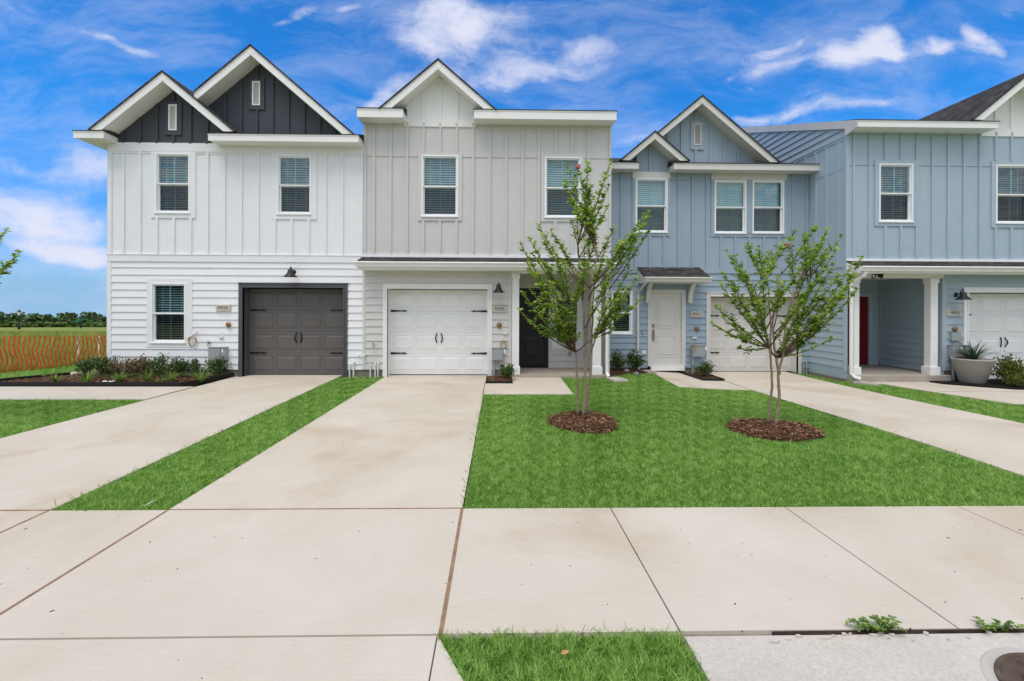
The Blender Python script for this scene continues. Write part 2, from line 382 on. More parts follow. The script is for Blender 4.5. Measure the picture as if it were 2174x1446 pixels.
def leaves(name, P, D, Nrm, ln, wd, mat, parent=None, rnd=None, fold=0.25):
    """one six-sided folded leaf per row: base P, direction D, normal Nrm, length, width"""
    P = np.asarray(P, float); D = np.asarray(D, float); Nn = np.asarray(Nrm, float); n = len(P)
    D /= np.linalg.norm(D, axis=1, keepdims=True) + 1e-9
    S = np.cross(D, Nn); S /= np.linalg.norm(S, axis=1, keepdims=True) + 1e-9
    Nn = np.cross(S, D)
    ln = np.broadcast_to(np.asarray(ln, float), (n,))[:, None]; wd = np.broadcast_to(np.asarray(wd, float), (n,))[:, None] * 0.5
    dr = -0.12 * ln * Nn
    v = np.stack([P, P + D * ln * .33 + S * wd + Nn * wd * fold, P + D * ln * .72 + S * wd * .75 + Nn * wd * fold + dr * .5, P + D * ln + dr,
                  P + D * ln * .72 - S * wd * .75 + Nn * wd * fold + dr * .5, P + D * ln * .33 - S * wd + Nn * wd * fold], axis=1).reshape(-1, 3)
    i = np.arange(n)[:, None] * 6
    f = np.concatenate([i + np.array([[0, 1, 2, 3]]), i + np.array([[0, 3, 4, 5]])], axis=1).ravel()
    if rnd is None: rnd = NP.random(n)
    return np_mesh(name, v, f, np.full(2 * n, 4), mat, parent, np.repeat(rnd, 6))


def in_poly(x, y, poly):
    ins = np.zeros(len(x), bool); k = len(poly)
    for i in range(k):
        x1, y1 = poly[i]; x2, y2 = poly[(i + 1) % k]
        c = ((y1 > y) != (y2 > y)) & (x < (x2 - x1) * (y - y1) / (y2 - y1 + 1e-12) + x1)
        ins ^= c
    return ins


GZ = np.vectorize(gz)
_T = NP.random((64, 64))


def vn(x, y, s):
    """smooth value noise 0..1 with cell size s"""
    x = np.asarray(x) / s + 100; y = np.asarray(y) / s + 100; i = np.floor(x).astype(int); j = np.floor(y).astype(int); f = x - i; g = y - j; f = f * f * (3 - 2 * f); g = g * g * (3 - 2 * g)
    t = lambda a, b: _T[a % 64, b % 64]
    return (t(i, j) * (1 - f) + t(i + 1, j) * f) * (1 - g) + (t(i, j + 1) * (1 - f) + t(i + 1, j + 1) * f) * g


def blades(name, polys, dens, height, width, mat, lean=0.8, holes=(), near=4.0, zoff=-0.02):
    """short grass: bent blades, fewer and wider with distance"""
    V = []; Rn = []
    for poly in polys:
        xs = [p[0] for p in poly]; ys = [p[1] for p in poly]
        y = min(ys)
        while y < max(ys):
            y2 = min(y + 0.5, max(ys)); k = max(1.0, y / near); n = int(dens / k ** 1.6 * (max(xs) - min(xs)) * (y2 - y))
            X = NP.uniform(min(xs), max(xs), n); Y = NP.uniform(y, y2, n); ok = in_poly(X, Y, poly)
            for (cx, cy, rr) in holes: ok &= ((X - cx) ** 2 + (Y - cy) ** 2) > rr * rr
            X, Y = X[ok], Y[ok]; n = len(X)
            if n:
                cl = .74 * vn(X, Y, .034 * k) + .12 * vn(X + 7, Y * 1.8, .16) + .14 * vn(X * .35 - 3, Y * 1.3, .5); a = NP.uniform(0, 2 * math.pi, n); h = height * NP.uniform(0.5, 1.2, n) * (.45 + 1.15 * cl); w = width * k ** 0.8 * NP.uniform(0.7, 1.3, n) * .5
                la = 9 * vn(X, Y, .09 * k) + NP.normal(0, 1.7, n); l = lean * h * NP.uniform(0.1, 1.1, n)
                B = np.stack([X, Y, GZ(X, Y) + zoff], 1); S = np.stack([np.cos(a), np.sin(a), 0 * a], 1) * w[:, None]
                Lv = np.stack([np.cos(la), np.sin(la), 0 * la], 1) * l[:, None]; Hh = np.zeros((n, 3)); Hh[:, 2] = h
                V.append(np.stack([B - S, B + S, B + Lv * .35 + Hh * .6 + S * .75, B + Lv * .35 + Hh * .6 - S * .75, B + Lv + Hh], 1).reshape(-1, 3))
                Rn.append(np.repeat(np.clip(NP.random(n) * .62 + (cl - .5) * 1.0 + .19, 0, 1), 5))
            y = y2
    V = np.concatenate(V); Rn = np.concatenate(Rn); n = len(V) // 5
    i = np.arange(n)[:, None] * 5
    f = np.concatenate([i + np.array([[0, 1, 2, 3]]), i + np.array([[3, 2, 4]])], 1).ravel()
    return np_mesh(name, V, f, np.tile([4, 3], n), mat, None, Rn)


def drape(name, polys, mat, zoff=0.0, skirt=0.12, step=0.6, kind='structure'):
    """flat outlines laid on the terrain, with a skirt going down at their edges"""
    bm = bmesh.new()
    for p in polys:
        bm.faces.new([bm.verts.new((x, y, 0)) for x, y in p])
    xs = [v.co.x for v in bm.verts]; ys = [v.co.y for v in bm.verts]
    if step:
        for a0, a1, no in ((max(min(xs), 2.5), min(max(xs), 6), (1, 0, 0)), (max(min(ys), 4.5), min(max(ys), 13), (0, 1, 0))):
            t = a0 + 0.013
            while t < a1:
                bmesh.ops.bisect_plane(bm, geom=bm.verts[:] + bm.edges[:] + bm.faces[:], plane_co=(t, t, 0), plane_no=no); t += step
    for v in bm.verts: v.co.z = gz(v.co.x, v.co.y) + zoff
    bmesh.ops.recalc_face_normals(bm, faces=bm.faces)
    if sum(f.normal.z for f in bm.faces) < 0: bmesh.ops.reverse_faces(bm, faces=bm.faces)
    if skirt:
        ed = [e for e in bm.edges if e.is_boundary]
        r = bmesh.ops.extrude_edge_only(bm, edges=ed)
        for v in r['geom']:
            if isinstance(v, bmesh.types.BMVert): v.co.z -= skirt
        bmesh.ops.recalc_face_normals(bm, faces=bm.faces)
    me = bpy.data.meshes.new(name); bm.to_mesh(me); bm.free(); me.materials.append(mat)
    o = bpy.data.objects.new(name, me); COL.objects.link(o)
    return tag(o, kind=kind)

# ================================================================== building helpers
def front(Y): return lambda s, o, z: (s, Y - o, z)
def side_left(X): return lambda s, o, z: (X - o, s, z)       # a wall that faces -x, s runs along y
def side_right(X): return lambda s, o, z: (X + o, s, z)


def fbox(mb, F, s0, s1, o0, o1, z0, z1, mi=0):
    A = [F(s0, o0, z0), F(s1, o0, z0), F(s1, o1, z0), F(s0, o1, z0)]
    B = [F(s0, o0, z1), F(s1, o0, z1), F(s1, o1, z1), F(s0, o1, z1)]
    mb.hull(A, B, mi)


def frustum(mb, F, s0, s1, z0, z1, o0, o1, ins, mi=0):
    A = [F(s0, o0, z0), F(s1, o0, z0), F(s1, o0, z1), F(s0, o0, z1)]
    B = [F(s0 + ins, o1, z0 + ins), F(s1 - ins, o1, z0 + ins), F(s1 - ins, o1, z1 - ins), F(s0 + ins, o1, z1 - ins)]
    mb.hull(A, B, mi)


def free(s0, s1, z0, z1, ops):
    """intervals of [s0, s1] left free by openings over the height z0..z1"""
    iv = [(s0, s1)]
    for a, b, c, d in ops:
        if c < z1 - 1e-4 and d > z0 + 1e-4:
            nx = []
            for p, q in iv:
                if b <= p or a >= q: nx.append((p, q)); continue
                if a > p: nx.append((p, a))
                if b < q: nx.append((b, q))
            iv = nx
    return [(p, q) for p, q in iv if q - p > 1e-3]


def lap(mb, F, s0, s1, z0, z1, course, first, ops=(), t=0.021):
    """horizontal lap siding: every course leans out to a lip at its bottom"""
    zc = first
    while zc > z0: zc -= course
    while zc < z1:
        lo, hi = max(zc, z0), min(zc + course, z1)
        cuts = sorted({lo, hi} | {v for o in ops for v in (o[2], o[3]) if lo < v < hi})
        for a, b in zip(cuts[:-1], cuts[1:]):
            oa, ob = t * (1 - (a - zc) / course) + .002, t * (1 - (b - zc) / course) + .002
            for p, q in free(s0, s1, a, b, ops):
                mb.poly([F(p, oa, a), F(q, oa, a), F(q, ob, b), F(p, ob, b)])
                if a == lo: mb.poly([F(p, oa, a), F(p, -.004, a), F(q, -.004, a), F(q, oa, a)])
        zc += course


def panel(mb, F, s0, s1, z0, z1, ops=(), back=0.05):
    cuts = sorted({z0, z1} | {v for o in ops for v in (o[2], o[3]) if z0 < v < z1})
    for a, b in zip(cuts[:-1], cuts[1:]):
        for p, q in free(s0, s1, a, b, ops): fbox(mb, F, p, q, -back, 0, a, b)


def battens(mb, F, xs, z0, z1, ops=(), w=0.055, t=0.032, top=None):
    for x in xs:
        zt = z1 if top is None else min(z1, top(x - w / 2), top(x + w / 2))
        cuts = sorted({z0, zt} | {v for o in ops for v in (o[2], o[3]) if z0 < v < zt})
        runs = []
        for a, b in zip(cuts[:-1], cuts[1:]):
            if any(o[0] < x < o[1] and o[2] < b - 1e-4 and o[3] > a + 1e-4 for o in ops): continue
            if runs and abs(runs[-1][1] - a) < 1e-6: runs[-1][1] = b
            else: runs.append([a, b])
        for a, b in runs:
            if b - a > .02: fbox(mb, F, x - w / 2, x + w / 2, -.01, t, a, b)


def ring(mb, F, ro, ri, o0, o1, mi=0, sides='lrtb'):
    a, b, c, d = ro; p, q, r, s = ri
    if 'l' in sides: fbox(mb, F, a, p, o0, o1, c, d, mi)
    if 'r' in sides: fbox(mb, F, q, b, o0, o1, c, d, mi)
    if 't' in sides: fbox(mb, F, p, q, o0, o1, s, d, mi)
    if 'b' in sides: fbox(mb, F, p, q, o0, o1, c, r, mi)


def rect(px, Y):
    """photo rectangle (x0, y0, x1, y1) on the plane y = Y -> (x0, x1, z0, z1)"""
    x0, y0, x1, y1 = px; xm, ym = (x0 + x1) / 2, (y0 + y1) / 2
    return (ux(x0, Y, ym), ux(x1, Y, ym), uz(y1, Y, xm), uz(y0, Y, xm))


def window(h, px, Y, tilt=0.55, trimpx=None, trim_mat=None, head=None, low_dark=1.0, sides='lrtb', trim_t=0.026):
    """double-hung vinyl window: frame, two panes, muntins, slatted blind; flat trim boards round it"""
    F = front(Y); x0, x1, z0, z1 = rect(px, Y); zm = z0 + (z1 - z0) * 0.485
    if trimpx:
        mb = MB(); ring(mb, F, rect(trimpx, Y), (x0, x1, z0, z1), -.02, trim_t, sides=sides)
        mb.build('window_trim', trim_mat, h)
    mb = MB(); w = 0.036
    ring(mb, F, (x0, x1, z0, z1), (x0 + w, x1 - w, z0 + w, z1 - w), -.10, .036)
    ring(mb, F, (x0 + w, x1 - w, zm, z1 - w), (x0 + w + .026, x1 - w - .026, zm + .03, z1 - w - .026), -.05, .006)
    ring(mb, F, (x0 + w, x1 - w, z0 + w, zm + .022), (x0 + w + .032, x1 - w - .032, z0 + w + .034, zm - .018), -.085, -.022)
    fbox(mb, F, x0 + w, x1 - w, -.02, .014, zm - .004, zm + .028)
    fbox(mb, F, x0 - .012, x1 + .012, -.02, .052, z0 - .014, z0 + .012)
    wd = mb.build('window', M['vinyl'], h, bevel=0.004)
    for nm, a, b, o, g in (('pane', zm + .03, z1 - w - .026, -.022, 'glass_up'), ('pane', z0 + w + .034, zm - .018, -.055, 'glass_low')):
        mb = MB(); mb.poly([F(x0 + w + .02, o, a - .006), F(x1 - w - .02, o, a - .006), F(x1 - w - .02, o, b + .006), F(x0 + w + .02, o, b + .006)]); p = mb.build(nm, M[g], wd, recalc=False)
        if g == 'glass_low': p['label'] = 'darker lower pane behind an insect screen'
        mb = MB(); xm = (x0 + x1) / 2; fbox(mb, F, xm - .009, xm + .009, o - .02, o - .008, a, b); mb.build('muntin', M['muntin'], wd)
    mb = MB(); z = z1 - .07; sp = 0.056
    ca, sa = math.sin(tilt) * .0275, math.cos(tilt) * .0275
    while z > z0 + .05:
        y = -.135
        jit = random.uniform(-.002, .002)
        A = [F(x0 + w, y + sa, z - ca + jit), F(x0 + w, y + sa + .002, z - ca + jit), F(x0 + w, y - sa + .002, z + ca), F(x0 + w, y - sa, z + ca)]
        B = [(p[0] + (x1 - x0 - 2 * w), p[1], p[2]) for p in A]
        mb.hull(A, B); z -= sp
    for k in (.22, .78): fbox(mb, F, x0 + (x1 - x0) * k - .004, x0 + (x1 - x0) * k + .004, -.112, -.108, z0 + .04, z1 - .05)
    mb.build('blind', M['blind'], wd)
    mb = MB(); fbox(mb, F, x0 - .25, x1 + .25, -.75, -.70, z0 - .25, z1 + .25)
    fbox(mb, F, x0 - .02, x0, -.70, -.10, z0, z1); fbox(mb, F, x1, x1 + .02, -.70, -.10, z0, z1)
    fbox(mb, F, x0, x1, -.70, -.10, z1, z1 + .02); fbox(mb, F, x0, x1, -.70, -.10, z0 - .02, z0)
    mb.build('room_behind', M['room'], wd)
    return (x0, x1, z0, z1)


def chevron(xc, zp, zf, s, a, b, xl=None):
    wa, wb = (zp - a - zf) / s, (zp - b - zf) / s
    if xl is None: return [(xc - wa, zf), (xc, zp - a), (xc + wa, zf), (xc + wb, zf), (xc, zp - b), (xc - wb, zf)]
    return [(xl, zp - a - s * (xc - xl)), (xc, zp - a), (xc + wa, zf), (xc + wb, zf), (xc, zp - b), (xl, zp - b - s * (xc - xl))]


def gable(h, pk, fl, fr, Yf, Yw, trim, wallm, infill=None, base=None, bat=None, clip=None, vent=None, back=4.0, hang=.0, dv=.215, Yi=None):
    """front gable: roof slab, rake boards with a plumb-cut key, soffit, board-and-batten infill, louvre vent"""
    xp, _, zp = U(*pk, Yf); xl, _, zl = U(*fl, Yf); xr, _, zr = U(*fr, Yf); zf = (zl + zr) / 2
    s = (zp - zf) / ((xr - xl) / 2); xc = xp
    xclip = ux(clip, Yf, 200) if clip else None
    Yi = Yi or Yw
    r = MB(); r.prism_y(chevron(xc, zp + .028, zf, s, 0, .05, xclip), Yf - .025, Yf + back)
    rf = r.build('gable_roof', M['shingle'], h)
    f = MB(); f.prism_y(chevron(xc, zp, zf, s, 0, dv, xclip), Yf, Yf + .03)
    k = .13; f.prism_y([(xc - k, zp - .028 - k * s), (xc, zp - .028), (xc + k, zp - .028 - k * s), (xc, zp - dv - .004)], Yf - .004, Yf + .01)
    f.prism_y(chevron(xc, zp, zf, s, -.001, .05, xclip), Yf - .010, Yf + .002)
    f.build('rake_board', trim, rf)
    q = MB(); q.prism_y(chevron(xc, zp, zf, s, .17, dv - .012, xclip), Yf + .03, Yi + .02); q.build('soffit', trim, rf)
    if infill:
        x0, x1 = ux(infill[0], Yw), ux(infill[1], Yw); zb = uz(base, Yw, (infill[0] + infill[1]) / 2)
        top = lambda x: zp - dv + .03 - s * abs(x - xc)
        pts = [(x0, zb), (x1, zb)]
        if top(x1) > zb: pts.append((x1, top(x1)))
        else: pts[1] = (xc + (zp - dv + .03 - zb) / s, zb)
        pts.append((xc, top(xc)))
        if top(x0) > zb: pts.append((x0, top(x0)))
        else: pts[0] = (xc - (zp - dv + .03 - zb) / s, zb)
        w = MB(); w.prism_y(pts, Yi, Yi + .05); F = front(Yi); ops = []
        if vent: ops = [rect(vent[1], Yi)]
        battens(w, F, [x for x in bat if pts[0][0] + .04 < x < pts[1][0] - .04], zb, 99, ops, top=lambda x: top(x) - .03)
        w.build('gable_wall', wallm, h)
    if vent:
        F = front(Yi); a = rect(vent[0], Yi); b = rect(vent[1], Yi)
        t = MB(); ring(t, F, b, a, 0, .03); fbox(t, F, b[0], b[1], 0, .036, b[2] - .02, b[2] + .004); t.build('vent_trim', wallm, h)
        v = MB(); i = .03; ring(v, F, a, (a[0] + i, a[1] - i, a[2] + i, a[3] - i), -.01, .045)
        z = a[2] + i
        while z < a[3] - i - .01:
            v.poly([F(a[0] + i, .034, z), F(a[1] - i, .034, z), F(a[1] - i, .006, z + .03), F(a[0] + i, .006, z + .03)]); z += .026
        fbox(v, F, a[0] + i, a[1] - i, -.01, .003, a[2] + i, a[3] - i)
        v.build('louvre_vent', M['trim'] if trim is M['trim'] else M['greige'], h)
    return xc, zp, s


def eave(h, x0, x1, Yf, Yw, zt, zb, trim):
    mb = MB(); mb.box(x0, x1, Yf, Yf + .028, zb, zt); mb.box(x0 + .002, x1 - .002, Yf + .028, Yw + .03, zb + .012, zt - .012)
    mb.box(x0 - .006, x1 + .006, Yf - .008, Yf + .0, zt - .035, zt - .002)
    mb.prism_x([(Yf - .022, zt - .002), (Yw + .10, zt - .002), (Yw + .10, zt + .012 + .33 * (Yw + .12 - Yf)), (Yf - .022, zt + .012)], x0 - .018, x1 + .018, 1)
    return mb.build('eave', [trim, M['shingle']], h)


def gutter_prof(yf, zt): return [(yf + .03, zt), (yf - .075, zt), (yf - .085, zt - .018), (yf - .078, zt - .034), (yf - .055, zt - .055), (yf - .042, zt - .085), (yf - .035, zt - .115), (yf + .03, zt - .115)]


def pent(h, x0, x1, Yf, Yw, ztop, zfr, trim, beam=0.06, name='pent_roof'):
    mb = MB(); mb.prism_x([(Yw, ztop), (Yf - .02, zfr), (Yf - .02, zfr - .02), (Yw, ztop - .03)], x0, x1)
    # butt edges of the shingle courses
    for k in (.3, .62):
        y = Yf + (Yw - Yf) * k; z = zfr + (ztop - zfr) * k
        mb.prism_x([(y, z + .001), (y, z + .012), (y + .16, z + .16 * (ztop - zfr) / (Yw - Yf) + .002)], x0 + .002, x1 - .002)
    r = mb.build(name, M['shingle'], h)
    g = MB(); g.prism_x(gutter_prof(Yf, zfr - .006), x0 - .02, x1 + .02); g.build('gutter', trim, r)
    s = MB(); s.box(x0 + .012, x1 - .012, Yf + .03, Yw, zfr - .115 - beam, zfr - .05)
    s.prism_x([(Yf + .05, zfr - .05), (Yw, zfr - .05), (Yw, ztop - .03)], x0 + .004, x1 - .004); s.build('soffit', trim, r)
    return r


def garage(h, px, Y, zg, trim, door, tw, label=None, rec=.29, x1=None):
    """sectional single-car door: jambs, trim boards, four rows of raised panels, strap hinges, two pulls"""
    F = front(Y); xm = (px[0] + px[1]) / 2
    xl = ux(px[0], Y, 720); xr = x1 or ux(px[1], Y, 720); zt = uz(px[2], Y, xm)
    t = MB(); ring(t, F, (xl - tw, xr + tw, zg - .0, zt + tw), (xl, xr, zg, zt), -.03, .034, sides='lrt')
    ring(t, F, (xl - .03, xr + .03, zg, zt + .03), (xl, xr, zg, zt), -.04, .05, sides='lrt')
    fbox(t, F, xl - .05, xl, -rec - .05, -.03, zg, zt); fbox(t, F, xr, xr + .05, -rec - .05, -.03, zg, zt); fbox(t, F, xl - .05, xr + .05, -rec - .05, -.03, zt, zt + .05)
    fbox(t, F, xl - tw - .012, xr + tw + .012, -.02, .05, zt + tw - .006, zt + tw + .018)
    t.build('garage_trim', trim, h)
    D = front(Y + rec); d = MB(); n = 4; hh = (zt - zg - .03) / n
    for r in range(n):
        z0 = zg + .015 + r * hh; z1 = z0 + hh - .009
        fbox(d, D, xl - .03, xr + .03, -.05, 0, z0, z1)
        d.prism_x([(Y + rec, z1), (Y + rec + .012, z1 + .009), (Y + rec + .04, z1 + .009), (Y + rec + .04, z1)], xl, xr)
        cw = (xr - xl - .06) / 4
        for c in range(4):
            a = xl + .03 + c * cw + .045; b = a + cw - .09
            ring(d, D, (a - .012, b + .012, z0 + .072, z1 - .062), (a, b, z0 + .084, z1 - .074), -.001, .007)
            frustum(d, D, a + .014, b - .014, z0 + .098, z1 - .088, 0, .013, .03)
    dr = d.build('garage_door', door, h, bevel=0.003)
    if label: dr['label'] = label
    sl = MB(); sl.box(xl, xr, Y + rec - .012, Y + rec + .03, zg, zg + .016); sl.build('weather_seal', M['black'], dr)
    for zj in (zg + .015 + hh, zg + .015 + 3 * hh):
        for sg, xe in ((1, xl + .02), (-1, xr - .02)):
            k = MB(); P = [(0, -.026), (.0, .026), (.30, .010), (.305, .026), (.40, .0), (.305, -.026), (.30, -.010)]
            k.prism_y([(xe + sg * a, zj + b) for a, b in P], Y + rec - .020, Y + rec - .001); k.build('strap_hinge', M['black'], dr)
    zc = zg + .015 + 1.72 * hh; xc = (xl + xr) / 2
    for sg in (-1, 1):
        k = MB(); x = xc + sg * .055
        k.tube([(x, Y + rec - .012, zc - .085), (x + sg * .02, Y + rec - .035, zc - .05), (x + sg * .03, Y + rec - .045, zc), (x + sg * .02, Y + rec - .035, zc + .05), (x, Y + rec - .012, zc + .085)], [.010, .014, .013, .014, .010], 6)
        for z, u in ((zc + .085, 1), (zc - .085, -1)):
            k.prism_y([(x - .02, z), (x + .02, z), (x, z + u * .045)], Y + rec - .018, Y + rec - .001)
        k.build('door_pull', M['black'], dr)
    return (xl - tw, xr + tw, zg - .5, zt + tw)


def door(h, px, Y, mat, hinge=-1, frame=None, fmat=None, zb=None):
    """two-panel entry door in its frame"""
    F = front(Y); x0, x1, z0, z1 = rect(px, Y)
    if zb is not None: z0 = zb
    d = MB(); fbox(d, F, x0, x1, -.06, -.02, z0, z1); w = x1 - x0; hh = z1 - z0
    for a, b in ((.10, .40), (.51, .93)):
        p = (x0 + w * .17, x1 - w * .17, z0 + hh * a, z0 + hh * b)
        ring(d, F, p, (p[0] + .022, p[1] - .022, p[2] + .022, p[3] - .022), -.021, -.010)
        frustum(d, F, p[0] + .05, p[1] - .05, p[2] + .05, p[3] - .05, -.02, -.008, .03)
    o = d.build('front_door', mat, h, bevel=.003)
    if frame:
        f = frame; t = MB(); ring(t, F, (x0 - f, x1 + f, z0, z1 + f), (x0, x1, z0, z1), -.06, .03, sides='lrt'); fbox(t, F, x0 - f, x1 + f, -.06, .045, z0 - .045, z0 + .004)
        t.build('door_frame', fmat, o)
    return o, (x0, x1, z0, z1)


def door_handle(o, x, z, Y, mat):
    k = MB(); F = front(Y)
    fbox(k, F, x - .03, x + .03, -.02, .005, z + .12, z + .22); k.lathe((x, Y - .005, z + .17), [(.022, 0), (.02, .02), (.0, .022)], 12, ax='y'); k.build('deadbolt', mat, o)
    k = MB(); fbox(k, F, x - .026, x + .026, -.02, .004, z - .24, z + .07)
    k.tube([(x, Y - .004, z + .02), (x, Y - .055, z), (x, Y - .06, z - .1), (x, Y - .05, z - .18), (x, Y - .004, z - .2)], .011, 8); k.build('handle', mat, o)


def wall_lamp(h, cx, ztop, zb, r, Y, back, rise, lit):
    """gooseneck barn lamp: flared shade, curved arm, round back plate at (back x, z)"""
    out = .26; y = Y - out; hh = ztop - zb
    a = MB(); bx, bz = back
    a.lathe((bx, Y, bz), [(.062, 0), (.06, .02), (.03, .03)], 16, ax='y')
    a.tube([(bx, Y - .02, bz), (bx, Y - .10, bz + .02), (bx + (cx - bx) * .4, Y - .18, ztop + rise), (bx + (cx - bx) * .8, y + .015, ztop + rise * 1.15), (cx, y, ztop + rise * .5), (cx, y, ztop - .01)], .011, 8)
    l = a.build('wall_lamp', M['bronze'], h, smooth=True)
    s = MB(); s.lathe((cx, y, zb), [(r, 0), (r * 1.0, .008), (r * .80, hh * .18), (r * .52, hh * .40), (r * .40, hh * .60), (r * .34, hh * .92), (r * .2, hh), (.012, hh + .004)], 28); s.build('shade', M['bronze'], l, smooth=True)
    w = MB(); w.lathe((cx, y, zb), [(r * .97, .004), (r * .76, hh * .16), (r * .42, hh * .4), (.01, hh * .42)], 24); w.build('reflector', M['lampwhite'], l, smooth=True)
    b = MB(); b.lathe((cx, y, zb + .018), [(.0, 0), (.028, .012), (.034, .035), (.02, .07), (.014, .09)], 14); b.build('bulb', M['lit'] if lit else M['lampwhite'], l, smooth=True)


def words(txt, size, x, Y, z, mat, parent, name='house_number'):
    c = bpy.data.curves.new('lettering', 'FONT'); c.body = txt; c.size = size; c.extrude = .002; c.align_x = 'CENTER'; c.align_y = 'CENTER'; c.resolution_u = 3; c.space_character = 1.12; c.offset = -.001
    t = bpy.data.objects.new('lettering', c); COL.objects.link(t)
    bpy.context.view_layer.update()
    me = bpy.data.meshes.new_from_object(t.evaluated_get(bpy.context.evaluated_depsgraph_get()))
    bpy.data.objects.remove(t); bpy.data.curves.remove(c)
    me.transform(Matrix.Translation(Vector((x, Y, z)) - base_of(parent)) @ Matrix.Rotation(math.pi / 2, 4, 'X') @ Matrix.Diagonal((.78, 1.1, 1, 1)))
    me.materials.clear(); me.materials.append(mat)
    o = bpy.data.objects.new(name, me); COL.objects.link(o); o.parent = parent
    return o


def plaque(h, px, Y, txt):
    F = front(Y); x0, x1, z0, z1 = rect(px, Y); p = MB()
    frustum(p, F, x0, x1, z0, z1, -.01, .045, .012)
    q = p.build('number_plaque', M['stone'], h); words(txt, (z1 - z0) * .66, (x0 + x1) / 2, Y - .0465, (z0 + z1) / 2, M['ink'], q)


def meter(h, px, Y, zg, pipe=None, lidsplit=.72):
    F = front(Y); x0, x1, z0, z1 = rect(px, Y); b = MB()
    xs = x0 + (x1 - x0) * lidsplit
    fbox(b, F, x0, xs - .004, -.01, .14, z0, z1); fbox(b, F, xs, x1, -.01, .125, z0 + .005, z1 - .005); fbox(b, F, x0 - .008, x1 + .004, -.01, .155, z1, z1 + .012)
    o = b.build('meter_box', M['greymetal'], h, bevel=.005)
    s = MB(); fbox(s, F, xs + .015, xs + .055, .12, .1275, z1 - .11, z1 - .03); s.build('sticker', M['vinyl'], o)
    if pipe is not None:
        p = MB(); x = ux(pipe, Y, 780); p.tube([(x, Y - .07, z0), (x, Y - .07, zg)], .03, 10); p.build('conduit', M['greymetal'], o)
    else:
        p = MB(); p.box((x0 + xs) / 2 - .07, (x0 + xs) / 2 + .07, Y - .11, Y - .02, z0 - .05, z0); p.build('conduit', M['greymetal'], o)


def bell(h, px, py, Y):
    x, _, z = U(px, py, Y); b = MB(); b.lathe((x, Y - .015, z), [(.02, 0), (.022, .02), (.058, .025), (.062, .045), (.04, .06), (.0, .064)], 16, ax='y')
    b.tube([(x, Y - .03, z - .05), (x + .005, Y - .06, z - .075)], .016, 6); b.build('sprinkler_bell', M['brass'], h, smooth=True)


def small_box(h, px, py, Y, w=.10, hh=.045, mat='pvc', wire=True):
    x, _, z = U(px, py, Y); F = front(Y); b = MB(); fbox(b, F, x - w / 2, x + w / 2, -.01, .05, z - hh / 2, z + hh / 2)
    fbox(b, F, x - w * .35, x + w * .35, .05, .06, z - hh * .3, z + hh * .3)
    if wire: b.tube([(x + .01, Y - .025, z + hh / 2), (x + .006, Y - .025, z + .14)], .004, 5)
    b.build('junction_box', M[mat], h)


def cable(h, px, py, Y, r, start, seed=0):
    rr = random.Random(seed); x, _, z = U(px, py, Y); sx, _, sz = U(*start, Y); pts = [(sx, Y - .01, sz), (sx - .02, Y - .05, sz - .03)]
    for i in range(46):
        a = math.pi * .5 + i * 2 * math.pi / 15; k = 1 + .10 * math.sin(i * .9) + rr.uniform(-.03, .03)
        pts.append((x + math.cos(a) * r * k * .92, Y - .05 - .012 * math.sin(i * .7), z + math.sin(a) * r * k))
    b = MB(); b.tube(pts, .0075, 5); b.build('cable_coil', M['cable'], h, smooth=True)


def bib(h, px, py, Y):
    x, _, z = U(px, py, Y); b = MB(); b.lathe((x, Y, z), [(.03, 0), (.03, .012), (.014, .016), (.014, .07)], 10, ax='y'); b.tube([(x, Y - .05, z), (x + .02, Y - .10, z - .01), (x + .025, Y - .11, z - .07)], .016, 8)
    b.lathe((x, Y - .06, z + .035), [(.0, .0), (.03, .004), (.03, .012), (0, .014)], 10); b.tube([(x, Y - .06, z), (x, Y - .06, z + .04)], .008, 6); b.build('hose_bib', M['greymetal'], h)


def outlet(h, px, py, Y, w=.11):
    x, _, z = U(px, py, Y); F = front(Y); b = MB(); frustum(b, F, x - w / 2, x + w / 2, z - .06, z + .06, 0, .05, .012); fbox(b, F, x - .03, x - .005, .05, .056, z - .03, z + .03); fbox(b, F, x + .005, x + .03, .05, .056, z - .03, z + .03)
    b.build('outlet_cover', M['greymetal'] if w < .12 else M['pvc'], h)


def downspout(h, pts, trim, r=.038):
    b = MB(); b.tube(pts, r, 8); d = b.build('downspout', trim, h)
    e = pts[-1]; q = Vector(pts[-1]) - Vector(pts[-2]); q.normalize(); k = MB(); k.tube([Vector(e) - q * .01, Vector(e) + q * .004], r * .82, 8); k.build('spout_mouth', M['black'], d)
    for z in (.45, .8):
        pass


def shell(h, x0, x1, Yw, z0, ze, mat, trim, yb=21.0, pitch=.35, yf=10.68, over=.0, ridge_y=16.0, left=None):
    """side and back walls and the main roof behind the street front"""
    zr = ze + pitch * (ridge_y - yf); w = MB()
    prof = [(Yw + .06, z0), (yb, z0), (yb, zr - pitch * (yb - ridge_y) - .2), (ridge_y, zr - .2), (Yw + .06, ze + pitch * (Yw - yf) - .2)]
    for x, sg in ((x0 + .01, 1), (x1 - .01, -1)):
        a, b = (x, x + sg * .08)
        w.prism_x(prof, min(a, b), max(a, b))
    w.box(x0 + .1, x1 - .1, yb - .1, yb, z0, zr - pitch * (yb - ridge_y) - .22); w.build('side_walls', mat, h)
    r = MB(); y0 = Yw + .055; z0_ = ze + pitch * (y0 - yf) - .01; r.prism_x([(y0, z0_), (ridge_y, zr), (yb + .4, zr - pitch * (yb + .4 - ridge_y)), (yb + .4, zr - pitch * (yb + .4 - ridge_y) - .12), (ridge_y, zr - .12), (y0, z0_ - .12)], x0 - over, x1 + over)
    return r.build('main_roof', M['shingle'], h)


